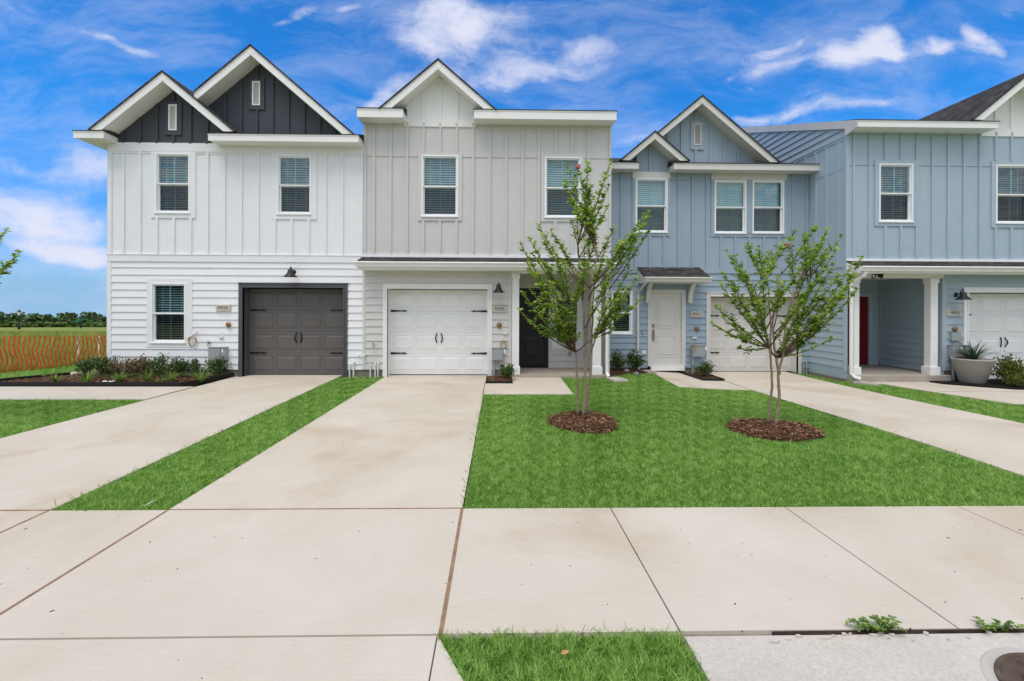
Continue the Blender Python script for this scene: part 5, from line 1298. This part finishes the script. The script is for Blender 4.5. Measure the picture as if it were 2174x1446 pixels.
HG = 'evergreen shrubs in front of the white house'
for i, (px, Y, w, h, n, m, lab) in enumerate([(182, 10.85, .62, .40, 900, 'shrubleaf', 'low dark green shrub furthest left in the bed, past the house corner'),
                                    (222, 10.80, .62, .44, 900, 'shrubleaf', 'dark green shrub beside the corner of the white house'),
                                    (262, 10.80, .70, .44, 650, 'redleaf', 'sparse reddish brown shrub left of the ground floor window'),
                                    (301, 10.78, .60, .50, 650, 'redleaf', 'tallest sparse shrub with reddish tips, below the left edge of the window'),
                                    (340, 10.78, .58, .48, 750, 'shrubleaf', 'loose green shrub with brown tips below the window middle'),
                                    (379, 10.75, .58, .42, 800, 'shrubleaf', 'dark green shrub below the right edge of the window and cable coil'),
                                    (411, 10.75, .36, .42, 420, 'shrubleaf', 'narrow dark green shrub between the window and the meter box'),
                                    (459, 10.80, .60, .40, 1000, 'shrubleaf', 'dense glossy dark shrub under the grey meter box')]):
    shrub(lab, (ux(px, Y, 790), Y), w, h, n, 60 + i, m, group=HG, ls=.05)
LG = 'liriope tufts along the mulch bed'
for i, (px, Y, h, n, lab) in enumerate([(119, 10.15, .21, 34, 'flat dark grassy tuft at the far left end of the bed'), (186, 10.15, .27, 55, 'big arching grassy tuft at the left of the bed'), (254, 10.15, .25, 55, 'bright upright grassy tuft left of the window'), (311, 10.2, .25, 45, 'grassy tuft below the left side of the window'), (341, 10.05, .15, 22, 'smallest pale grassy tuft below the window'),
                                   (364, 10.15, .26, 50, 'grassy tuft below the right side of the window'), (427, 10.12, .30, 60, 'large pale grassy tuft at the right end of the bed'), (176, 9.95, .12, 22, 'tiny grassy tuft in front of the big left tuft')]):
    clump(lab, (ux(px, Y, 810), Y), h * 1.35, int(n * 1.3), 90 + i, group=LG, width=.014)
shrub('bushy dark shrub in the small bed beside the porch step', (ux(1077, 10.6, 800), 10.62), .42, .34, 800, 71, ls=.045)
shrub('dark rounded shrub beside the downspout of the grey house', (ux(1308, 12.0, 780), 12.0), .50, .46, 900, 72, ls=.05)
shrub('dark rounded shrub under the small window, next to the door downspout', (ux(1349, 12.05, 780), 12.05), .52, .50, 1000, 73, ls=.05)
shrub('loose spreading shrub by the meter box of the slate blue house', (ux(1497, 11.6, 785), 11.6), .60, .36, 750, 74, ls=.05)
shrub('lime tipped mounded shrub right of the concrete planter', (ux(2146, 10.5, 790), 10.5), .85, .55, 1700, 75, 'limeleaf', ls=.05, stems=26)
shrub('low lime green shrub at the right edge, in front of the mounded one', (ux(2168, 10.15, 805), 10.15), .75, .28, 900, 76, 'limeleaf', ls=.045, stems=22)
shrub('dark leafy plant behind the lime shrub, against the garage door', (ux(2137, 10.85, 770), 10.85), .7, .62, 500, 77, 'shrubleaf', ls=.05)

# planter
pc = (ux(2064.5, 10.72, 780), 10.72); zg = gz(*pc) + .03
pl = thing('planter', 'large pale concrete tapered planter in front of the garage', 'planter', (pc[0], pc[1], zg))
b = MB(); hp = .57; rt, rb = .385, .235
b.lathe((pc[0], pc[1], zg), [(rb - .02, 0), (rb, .012), (rt - .012, hp - .035), (rt, hp - .03), (rt + .004, hp), (rt - .035, hp + .003), (rt - .05, hp - .06), (rt - .06, hp - .08), (0, hp - .08)], 48)
b.build('pot', M['pot'], pl, smooth=False, bevel=0); b = MB(); b.lathe((pc[0], pc[1], zg + hp - .075), [(0, .02), (.15, .018), (rt - .055, 0)], 24); b.build('soil', M['soil'], pl)
for f in pl.children[0].data.polygons: f.use_smooth = abs(f.normal.z) < .6
clump('spiky grey green strap leaved plant growing in the concrete planter', pc, .66, 110, 120, 'agave', width=.024, z=zg + hp - .07, lean=1.1, name='spiky_plant')
for i, (dx, dy) in enumerate(((-.2, -.05), (.2, .02))): pass

# ================================================================== small things on the ground
def slab_thing(name, label, cat, c, w, d, h, mat, rot=0.0, hollow=False):
    b = MB(); z = gz(*c); R_ = Matrix.Rotation(rot, 2)
    def rc(w, d): return [(c[0] + (R_ @ Vector(p)).x, c[1] + (R_ @ Vector(p)).y) for p in ((-w / 2, -d / 2), (w / 2, -d / 2), (w / 2, d / 2), (-w / 2, d / 2))]
    if hollow:
        o_, i_ = rc(w, d), rc(w - .09, d - .09)
        for k in range(4):
            j = (k + 1) % 4; b.hull([(*o_[k], z - .02), (*o_[j], z - .02), (*i_[j], z - .02), (*i_[k], z - .02)], [(*o_[k], z + h), (*o_[j], z + h), (*i_[j], z + h - .008), (*i_[k], z + h - .008)])
        b.prism_z(i_, z - .02, z + h * .35)
    else: b.prism_z(rc(w, d), z - .02, z + h); b.prism_z(rc(w * .86, d * .86), z + h, z + h + .006)
    tag(b.build(name, mat, bevel=.006), label, cat)


slab_thing('splash_block', 'pale concrete splash block on the lawn below the grey house downspout', 'splash block', (2.78, 10.62), .34, .50, .035, M['pot'], .15, True)
slab_thing('splash_block', 'pale splash block on the grass below the pale blue house downspout', 'splash block', (8.75, 10.72), .32, .46, .035, M['pot'], .5, True)
slab_thing('stepping_stone', 'flat pale stone slab beside the front door of the slate blue house', 'stone', (3.98, 12.02), .30, .30, .05, M['slab'], .4)
for i, (px, py, s, lab) in enumerate(((1330, 793, .085, 'blue grey stone in the mulch beside the dark shrubs'), (1351, 798.5, .075, 'blue grey stone at the lawn edge near the front walk'))):
    x, y = G(px, py, -.04); rr = random.Random(i); b = MB(); b.lathe((x, y, gz(x, y) - .01), [(s * .8, 0), (s, s * .35), (s * .85, s * .75), (s * .4, s), (0, s * 1.02)], 9); b.v = [(v[0] + rr.uniform(-.008, .008), v[1] + rr.uniform(-.008, .008), v[2] + rr.uniform(-.006, .006)) for v in b.v]; tag(b.build('stone', M['pebble']), lab, 'stone')
x, y = G(232, 812, .04); b = MB(); rr = random.Random(9); pts = [[(x + (i - 3) * .035 + rr.uniform(-.012, .012), y + (j - 2) * .03 + rr.uniform(-.012, .012), .045 + rr.uniform(0, .045)) for i in range(7)] for j in range(5)]
for j in range(4):
    for i in range(6): b.poly([pts[j][i], pts[j][i + 1], pts[j + 1][i + 1], pts[j + 1][i]])
tag(b.build('paper_scrap', M['vinyl'], recalc=False), 'crumpled white scrap of paper in the mulch bed of the white house', 'litter')
x, y = G(1190, 1392, .02); leaves_o = leaves('fallen_leaf', [(x, y, .03)], [(1, .2, .15)], [(.2, -.5, 1)], .045, .02, M['dry']); tag(leaves_o, 'single dry tan leaf lying on the grass verge', 'leaf')
x, y = G(322, 1068, .02); b = MB(); b.tube([(x - .02, y - .06, .02), (x - .005, y - .01, .03), (x, y + .05, .025)], [.002, .004, .0015], 5); tag(b.build('dry_stalk', M['stake']), 'pale dry stalk lying in the grass strip between the driveways', 'stalk')
# manhole in the inlet slab
mc = (2.565, 1.915); z = -.004; mh = thing('manhole_cover', 'round rusty iron manhole cover set in the pale inlet slab', 'manhole cover', (mc[0], mc[1], z))
b = MB(); b.lathe((mc[0], mc[1], z), [(.305, .001), (.345, .003), (.35, .0005)], 64); b.build('concrete_collar', M['pot'], mh)
b = MB(); b.lathe((mc[0], mc[1], z), [(0, .004), (.19, .004), (.195, .012), (.205, .012), (.21, .004), (.28, .004), (.285, .012), (.302, .012), (.305, .0)], 64)
for i in range(10):
    a = i * math.pi / 5; d = Vector((math.cos(a), math.sin(a), 0)); n = Vector((-d.y, d.x, 0)) * .012; p, q = Vector((*mc, 0)) + d * .05, Vector((*mc, 0)) + d * .18
    b.hull([tuple(p - n + Vector((0, 0, z))), tuple(p + n + Vector((0, 0, z))), tuple(q + n + Vector((0, 0, z))), tuple(q - n + Vector((0, 0, z)))], [tuple(p - n + Vector((0, 0, z + .011))), tuple(p + n + Vector((0, 0, z + .011))), tuple(q + n + Vector((0, 0, z + .011))), tuple(q - n + Vector((0, 0, z + .011)))])
b.build('iron_lid', M['rust'], mh)


def weed(label, px, py, n, spread, seed):
    rr = random.Random(seed); x0, y0 = G(px, py); t = thing('weed', label, 'weed', (x0, y0, 0)); b = MB(); P, Dv, Nv, Ln = [], [], [], []
    for i in range(n):
        a = rr.uniform(-.5, 3.6) if rr.random() < .7 else rr.uniform(3.3, 6); L_ = spread * rr.uniform(.35, 1.0); xs = x0 + rr.uniform(-1, 1) * spread * .55; e = (xs + math.cos(a) * L_, y0 + math.sin(a) * L_ * .7, rr.uniform(.015, .05)); path = bez((xs, y0, -.01), (xs + math.cos(a) * L_ * .5, y0 + math.sin(a) * L_ * .3, .045), e, 7); b.tube(path, .0014, 4)
        for j in range(1, 7):
            for s in (1, -1):
                q = path[j]; P.append(q); Dv.append((math.cos(a + s * 1.1), math.sin(a + s * 1.1), rr.uniform(0, .6))); Nv.append((rr.uniform(-.4, .4), rr.uniform(-.6, .2), 1)); Ln.append(rr.uniform(.012, .024))
    b.build('stems', M['lirleaf'], t); leaves('leaves', P, Dv, Nv, Ln, np.array(Ln) * .7, M['lirleaf'], t)


weed('bushy green weed growing from the sidewalk joint', 1866, 1338, 22, .105, 3)
weed('thin green weed sprawling from the joint at the right edge', 2112, 1338, 10, .09, 4)

# ================================================================== beyond the house
fn = thing('net_fence', 'wavy orange plastic safety net fence along the field edge', 'fence', (-12, 11.5, 0)); b = MB()
A0, A1, n = Vector((-12.75, 9.4, 0)), Vector((-11.15, 16.2, 0)), 66
def fpt(s, h, i=0): p = A0.lerp(A1, s); return Vector((p.x + .05 * math.sin(s * 19 + h * 4), p.y, gz(p.x, p.y) + h))
for i in range(n):
    s = i / (n - 1); ht = .90 - .12 * sm((s - .25) / .4) + .015 * math.sin(i * 1.1)
    ph = i * .22; path = []
    for k in range(13):
        t = k / 12; d = (A1 - A0).normalized() * (.030 * math.sin(t * 9 + ph) * (1 - .3 * t) + .012 * math.sin(t * 23 + i * 2.1) + .06 * (1 - t) * math.sin(ph * .7)); path.append(fpt(s, .015 + t * ht) + d)
    b.tube(path, .0150, 5)
b.build('vertical_strands', M['orange'], fn)
b = MB()
for k in range(15):
    b.tube([fpt(i / 60, (.02 + k / 14 * .88) * (1 - .13 * sm((i / 60 - .25) / .4))) for i in range(61)], .0032, 4)
b.build('horizontal_strands', M['orange'], fn)
for px, py0, py1, lab in ((166, 714, 732, 'short white survey stake behind the orange net, the left one'), (210, 713.5, 736, 'taller white survey stake with dark marks behind the orange net, the right one')):
    Y = 14.6 if px < 200 else 15.2; x = ux(px, Y, 720); z1 = uz(py0, Y, px); b = MB(); zb_ = gz(x, Y) - .06
    b.prism_x([(Y, zb_), (Y + .02, zb_), (Y + .02, z1), (Y, z1)], x - .025, x + .025); s_ = b.build('survey_stake', M['stake']); s_['label'] = lab; s_['category'] = 'stake'; s_['group'] = 'survey stakes'
    if px > 200:
        k = MB()
        for j in range(3): k.box(x - .018, x + .018, Y - .003, Y, z1 - .09 - j * .07, z1 - .06 - j * .07)
        k.build('ink_marks', M['ink'], s_)
YL = 80.0; x = ux(40.5, YL, 690); zb_ = gz(x, YL); zt_ = uz(657, YL, 40); lp = thing('street_lamp', 'black street lamp with a lantern head far off in the field', 'street lamp', (x, YL, zb_))
b = MB(); b.lathe((x, YL, zb_), [(.2, 0), (.2, .5), (.11, .7), (.09, 1.2), (.08, zt_ - zb_ - 1.3), (.14, zt_ - zb_ - 1.25), (.14, zt_ - zb_ - 1.15), (.08, zt_ - zb_ - 1.1)], 10); b.build('post', M['black'], lp)
h_ = zt_ - zb_; b = MB(); b.lathe((x, YL, zb_), [(.12, h_ - 1.0), (.24, h_ - .45), (.22, h_ - .4)], 8); b.build('lantern_glass', M['lampwhite'], lp)
b = MB(); b.lathe((x, YL, zb_), [(.29, h_ - .42), (.2, h_ - .25), (.08, h_ - .1), (.03, h_)], 8); b.build('lantern_cap', M['black'], lp)
YL = 95.0; x = ux(171, YL, 690); zb_ = gz(x, YL); zt_ = uz(675, YL, 171); sp_ = thing('street_sign', 'distant street sign post with two green name blades', 'street sign', (x, YL, zb_))
b = MB(); b.tube([(x, YL, zb_), (x, YL, zt_)], .10, 8); b.build('post', M['black'], sp_)
b = MB(); zc_ = uz(688, YL, 171); b.prism_y([(x + .42 * math.cos(math.pi / 8 + i * math.pi / 4), zc_ + .42 * math.sin(math.pi / 8 + i * math.pi / 4)) for i in range(8)], YL - .14, YL - .11); b.build('stop_sign_back', M['black'], sp_)
for dz, dx in ((0, -.45), (.35, .45)):
    b = MB(); b.box(x + dx - .85, x + dx + .85, YL - .04, YL + .04, zt_ - .75 + dz, zt_ - .5 + dz); b.build('name_blade', M['signgreen'], sp_)


def far_tree(label, px, Y, w, top_py, seed, n=700, mat='farleaf'):
    rr = random.Random(seed); x = ux(px, Y, 690); z0 = gz(x, Y) - .3; h = uz(top_py, Y, px) - z0; t = thing('broadleaf_tree', label, 'tree', (x, Y, z0), 'trees along the far edge of the field'); b = MB()
    b.tube([(x, Y, z0), (x + .1, Y, z0 + h * .35), (x, Y, z0 + h * .7)], [.3, .22, .08], 7); lumps = []
    for i in range(9):
        a = rr.uniform(0, 6.28); r = rr.uniform(.2, .75); q = Vector((x + math.cos(a) * r * w / 2, Y + math.sin(a) * r * w / 2, z0 + h * rr.uniform(.22, .82))); lumps.append((q, rr.uniform(.22, .38) * min(w, h * 1.2))); b.tube([(x, Y, z0 + h * .25), tuple(q)], [.12, .04], 5)
    lumps.append((Vector((x, Y, z0 + h * .82)), .20 * w)); b.build('trunk', M['twig'], t); P, Dv, Nv = [], [], []
    for i in range(n):
        q, r = rr.choice(lumps); v = Vector((rr.gauss(0, 1), rr.gauss(0, 1), rr.gauss(0, .8))).normalized() * r * rr.uniform(.55, 1.0); p = q + v
        if p.z > z0 + h: p.z = z0 + h * rr.uniform(.9, 1.0)
        if p.z < z0: p.z = z0 + rr.uniform(0, .5)
        P.append(tuple(p)); Dv.append((rr.uniform(-1, 1), rr.uniform(-1, 1), rr.uniform(-.5, .8))); Nv.append(tuple(v.normalized() + Vector((0, 0, .4))))
    leaves('crown', P, Dv, Nv, .85, .6, M[mat], t, fold=.3)


FT = [(-60, 140, 14, 662, 'broad dark tree beyond the left edge of the view'), (-12, 145, 13, 664, 'wide dark tree at the far left of the tree line'), (30, 150, 11, 666, 'dark tree just left of the distant street lamp'), (77, 138, 7.5, 668, 'rounded tree standing alone right of the street lamp'), (112, 142, 8, 675, 'lower pale green tree left of the street sign'), (150, 150, 8, 667, 'taller tree left behind the street sign'), (188, 146, 10.5, 664.5, 'broad dark tree right of the street sign'), (218, 140, 6, 676, 'low tree next to the white house corner'), (246, 146, 9, 670, 'dark tree half hidden behind the white house corner'), (300, 150, 12, 668, 'dark tree hidden behind the white house')]
for i, (px, Y, w, ty, lab) in enumerate(FT): far_tree(lab, px, Y, w, ty, 200 + i, 900)
for i, (px, Y, w, ty, lab) in enumerate([(15, 128, 8, 684, 'low round bush at the left of the tree line'), (55, 126, 6, 688, 'small bush by the street lamp'), (95, 124, 7, 686, 'low bush below the lone rounded tree'), (135, 124, 8, 685, 'spreading bush left of the street sign'), (205, 122, 9, 687, 'low bush near the white house corner')]): far_tree(lab, px, Y, w, ty, 230 + i, 450, 'bushleaf')

M['farwall'] = paint('taupe_wall_paint', (0.20, 0.18, 0.16), var=.05)
for i, (x, w, h_, lab) in enumerate(((-35, 11, 6.3, 'taupe house across the street at its far left end, seen only in window reflections'), (35, 11, 6.1, 'taupe house across the street at its far right end, seen only in window reflections'), (-21, 11, 6.2, 'taupe house across the street, left of the middle, seen only in window reflections'), (-7, 11, 6.0, 'taupe house across the street opposite the white house, seen only in window reflections'), (7, 11, 6.2, 'taupe house across the street opposite the blue houses, seen only in window reflections'), (21, 11, 5.8, 'taupe house across the street, right of the middle, seen only in window reflections'))):
    t = thing('house', lab, 'house', (x, -21, 0), 'houses across the street'); b = MB(); b.box(x - w / 2, x + w / 2, -30, -21, -.3, 4.0); b.prism_y([(x - w / 2 + .01, 4.0), (x + w / 2 - .01, 4.0), (x, h_ + 1.2)], -29.9, -21.01); b.build('wall', M['farwall'], t)
    b = MB(); b.prism_y([(x - w / 2 - .5, 3.75), (x, h_ + 1.45), (x + w / 2 + .5, 3.75), (x + w / 2 + .5, 3.55), (x, h_ + 1.2), (x - w / 2 - .5, 3.55)], -30.3, -20.6); b.build('roof', M['shingle'], t)
    for k in (-1, 1):
        b = MB(); b.box(x + k * 3 - .6, x + k * 3 + .6, -21.02, -20.97, 1.0, 2.6); b.build('window', M['room'], t)

# ================================================================== light and sky
EL, AZ = math.radians(66), math.radians(205)
sun = bpy.data.lights.new('sun', 'SUN'); sun.energy = 1.5; sun.angle = math.radians(35); sun.color = (1.0, 0.93, 0.84)
so = bpy.data.objects.new('sun', sun); COL.objects.link(so)
sd = Vector((math.sin(AZ) * math.cos(EL), math.cos(AZ) * math.cos(EL), math.sin(EL)))
so.rotation_euler = sd.to_track_quat('Z', 'Y').to_euler(); so.location = (0, -20, 30)

wd = bpy.data.worlds.new('World'); SC.world = wd; wd.use_nodes = True; nt = wd.node_tree; nt.nodes.clear()
out = nt.nodes.new('ShaderNodeOutputWorld'); bg = nt.nodes.new('ShaderNodeBackground'); L(nt, bg.outputs[0], out.inputs[0])
tc = nt.nodes.new('ShaderNodeTexCoord'); sep = nt.nodes.new('ShaderNodeSeparateXYZ'); L(nt, tc.outputs['Generated'], sep.inputs[0])


def m(op, a, b=None, c=None, clamp=False):
    n = nt.nodes.new('ShaderNodeMath'); n.operation = op; n.use_clamp = clamp
    for i, v in enumerate((a, b, c)):
        if v is None: continue
        if isinstance(v, (int, float)): n.inputs[i].default_value = v
        else: L(nt, v, n.inputs[i])
    return n.outputs[0]


def ss(v, a, b, to=1.0):
    n = nt.nodes.new('ShaderNodeMapRange'); n.interpolation_type = 'SMOOTHSTEP'; n.inputs['From Min'].default_value = a; n.inputs['From Max'].default_value = b; n.inputs['To Max'].default_value = to; L(nt, v, n.inputs['Value']); return n.outputs[0]


X_, Y_, Z_ = sep.outputs; zc_ = m('MAXIMUM', Z_, 0.035)
cmb = nt.nodes.new('ShaderNodeCombineXYZ'); L(nt, X_, cmb.inputs[0]); L(nt, Y_, cmb.inputs[1]); L(nt, zc_, cmb.inputs[2])
sky = nt.nodes.new('ShaderNodeTexSky'); sky.sky_type = 'NISHITA'; sky.sun_disc = False; sky.sun_elevation = EL; sky.sun_rotation = AZ; sky.air_density = 1.0; sky.dust_density = 0.4; sky.ozone_density = 2.0; sky.altitude = 0
L(nt, cmb.outputs[0], sky.inputs['Vector'])
hs = nt.nodes.new('ShaderNodeHueSaturation'); hs.inputs['Saturation'].default_value = 1.15; hs.inputs['Value'].default_value = 1.0; L(nt, sky.outputs[0], hs.inputs['Color'])
ramp = nt.nodes.new('ShaderNodeMix'); ramp.data_type = 'RGBA'; L(nt, ss(Z_, 0.0, 0.34), ramp.inputs['Factor']); ramp.inputs['A'].default_value = (.37, .58, 1.04, 1); ramp.inputs['B'].default_value = (.18, .85, 1.35, 1)
hz = nt.nodes.new('ShaderNodeVectorMath'); hz.operation = 'MULTIPLY'; L(nt, hs.outputs[0], hz.inputs[0]); L(nt, ramp.outputs['Result'], hz.inputs[1])
yf = m('MAXIMUM', Y_, 0.08); u_ = m('DIVIDE', X_, yf); v_ = m('DIVIDE', Z_, yf)
uv = nt.nodes.new('ShaderNodeCombineXYZ'); L(nt, u_, uv.inputs[0]); L(nt, v_, uv.inputs[1])
warp = nt.nodes.new('ShaderNodeTexNoise'); warp.inputs['Scale'].default_value = 3.2; warp.inputs['Detail'].default_value = 5; L(nt, uv.outputs[0], warp.inputs['Vector'])
wv = nt.nodes.new('ShaderNodeVectorMath'); wv.operation = 'MULTIPLY_ADD'; L(nt, warp.outputs['Color'], wv.inputs[0]); wv.inputs[1].default_value = (.22, .14, 0); wv.inputs[2].default_value = (-.11, -.07, 0)
wa = nt.nodes.new('ShaderNodeVectorMath'); wa.operation = 'ADD'; L(nt, uv.outputs[0], wa.inputs[0]); L(nt, wv.outputs[0], wa.inputs[1])


def blob(px, py, rx, ry, rot, w, hard=0.0):
    mp = nt.nodes.new('ShaderNodeMapping'); mp.vector_type = 'TEXTURE'; mp.inputs['Location'].default_value = ((px - 1055) / 980, (650 - py) / 980, 0); mp.inputs['Rotation'].default_value = (0, 0, math.radians(rot)); mp.inputs['Scale'].default_value = (rx / 980, ry / 980, 1)
    L(nt, wa.outputs[0], mp.inputs['Vector']); ln = nt.nodes.new('ShaderNodeVectorMath'); ln.operation = 'LENGTH'; L(nt, mp.outputs[0], ln.inputs[0])
    return ss(ln.outputs['Value'], 1.35, 0.0, w)


BL = [(1000, 95, 280, 120, 6, .34, .1), (1730, 150, 330, 110, 8, .22, .1), (930, 55, 130, 60, -8, .66, .1), (910, 100, 95, 42, -6, .55, .1), (1060, 45, 130, 45, 5, .38, .1), (1160, 120, 190, 60, 10, .50, .1), (1230, 95, 60, 30, 10, .35, .1), (1110, 160, 170, 26, 8, .38, .1), (870, 170, 190, 30, 14, .30, .1), (800, 215, 90, 34, 38, .58, .2), (760, 250, 60, 40, 30, .30, .2), (640, 30, 62, 26, 30, .80, .2), (590, 55, 30, 12, 10, .5, .2), (745, 8, 42, 16, 0, .60, .1),
      (1870, 75, 42, 48, 28, .95, .25), (1810, 118, 60, 30, 20, .70, .2), (1900, 105, 60, 26, 0, .75, .2), (2000, 95, 80, 24, -4, .85, .25), (2100, 75, 60, 42, -28, 1.0, .25), (2155, 95, 40, 26, -10, .7, .2), (2170, 15, 30, 30, 0, .6, .2), (1690, 115, 240, 34, 12, .34, .1), (1700, 65, 160, 12, 14, .26, .1), (1640, 90, 200, 14, 14, .24, .1), (1750, 215, 220, 30, 6, .34, .1), (1690, 232, 230, 16, 6, .42, .1), (1620, 250, 200, 22, 5, .36, .1), (1330, 300, 110, 26, 10, .40, .2), (1560, 155, 26, 10, 30, .3, .2), (1620, 170, 16, 8, 0, .4, .2), (2000, 195, 22, 9, 10, .4, .2),
      (60, 440, 190, 60, -14, .55, .35), (190, 350, 120, 40, -24, .55, .2), (60, 350, 130, 22, -20, .42, .1), (120, 480, 260, 62, -6, .66, .2), (170, 530, 240, 30, -3, .60, .2), (130, 410, 180, 60, -16, .40, .2), (190, 75, 210, 22, -20, .30, .1), (330, 120, 190, 20, -14, .34, .1), (20, 25, 110, 30, -20, .26, .1), (240, 290, 100, 30, 0, .24, .1)]
den = None
for q in BL:
    s_ = blob(*q); den = s_ if den is None else m('ADD', den, s_)
# the rest of the sky (overhead and behind the street) is mostly overcast
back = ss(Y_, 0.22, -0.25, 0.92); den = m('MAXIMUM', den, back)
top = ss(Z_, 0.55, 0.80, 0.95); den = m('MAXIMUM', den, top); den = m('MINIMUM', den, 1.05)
st_ = nt.nodes.new('ShaderNodeMapping'); st_.inputs['Rotation'].default_value = (0, 0, math.radians(-14)); st_.inputs['Scale'].default_value = (2.0, 6.0, 1); L(nt, wa.outputs[0], st_.inputs['Vector'])
n1 = nt.nodes.new('ShaderNodeTexNoise'); n1.inputs['Scale'].default_value = 1.5; n1.inputs['Detail'].default_value = 9; n1.inputs['Roughness'].default_value = .66; n1.inputs['Distortion'].default_value = .35; L(nt, st_.outputs[0], n1.inputs['Vector'])
n2 = nt.nodes.new('ShaderNodeTexNoise'); n2.inputs['Scale'].default_value = 6.0; n2.inputs['Detail'].default_value = 10; n2.inputs['Roughness'].default_value = .66; L(nt, wa.outputs[0], n2.inputs['Vector'])
nz = m('ADD', m('MULTIPLY', n1.outputs['Fac'], .6), m('MULTIPLY', n2.outputs['Fac'], .4)); nz = m('MULTIPLY_ADD', nz, 3.4, -1.78)
amp = m('MINIMUM', m('MULTIPLY', den, 2.2), 1.0)
d_ = ss(m('MULTIPLY_ADD', nz, amp, den), 0.06, 1.15, 1.0)
veil = m('MULTIPLY_ADD', ss(n1.outputs['Fac'], .36, .74, .32), 1.0, 0.0); d_ = m('MAXIMUM', d_, veil)
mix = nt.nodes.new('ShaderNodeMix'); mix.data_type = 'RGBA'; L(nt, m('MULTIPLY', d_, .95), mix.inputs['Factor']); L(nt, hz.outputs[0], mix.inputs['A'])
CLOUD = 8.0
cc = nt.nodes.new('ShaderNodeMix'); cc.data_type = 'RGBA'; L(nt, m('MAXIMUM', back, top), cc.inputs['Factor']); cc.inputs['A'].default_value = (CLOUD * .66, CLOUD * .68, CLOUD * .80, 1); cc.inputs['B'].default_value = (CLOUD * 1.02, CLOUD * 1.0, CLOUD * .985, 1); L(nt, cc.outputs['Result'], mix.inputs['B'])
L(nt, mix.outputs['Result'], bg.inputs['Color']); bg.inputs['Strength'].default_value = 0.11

SC.render.engine = 'CYCLES'
SC.view_settings.view_transform = 'Standard'; SC.view_settings.look = 'None'; SC.view_settings.exposure = 0.45; SC.view_settings.gamma = 1.0
SC.cycles.max_bounces = 8; SC.cycles.transparent_max_bounces = 16; SC.cycles.use_denoising = True
SC.cycles.diffuse_bounces = 4; SC.cycles.sample_clamp_indirect = 6
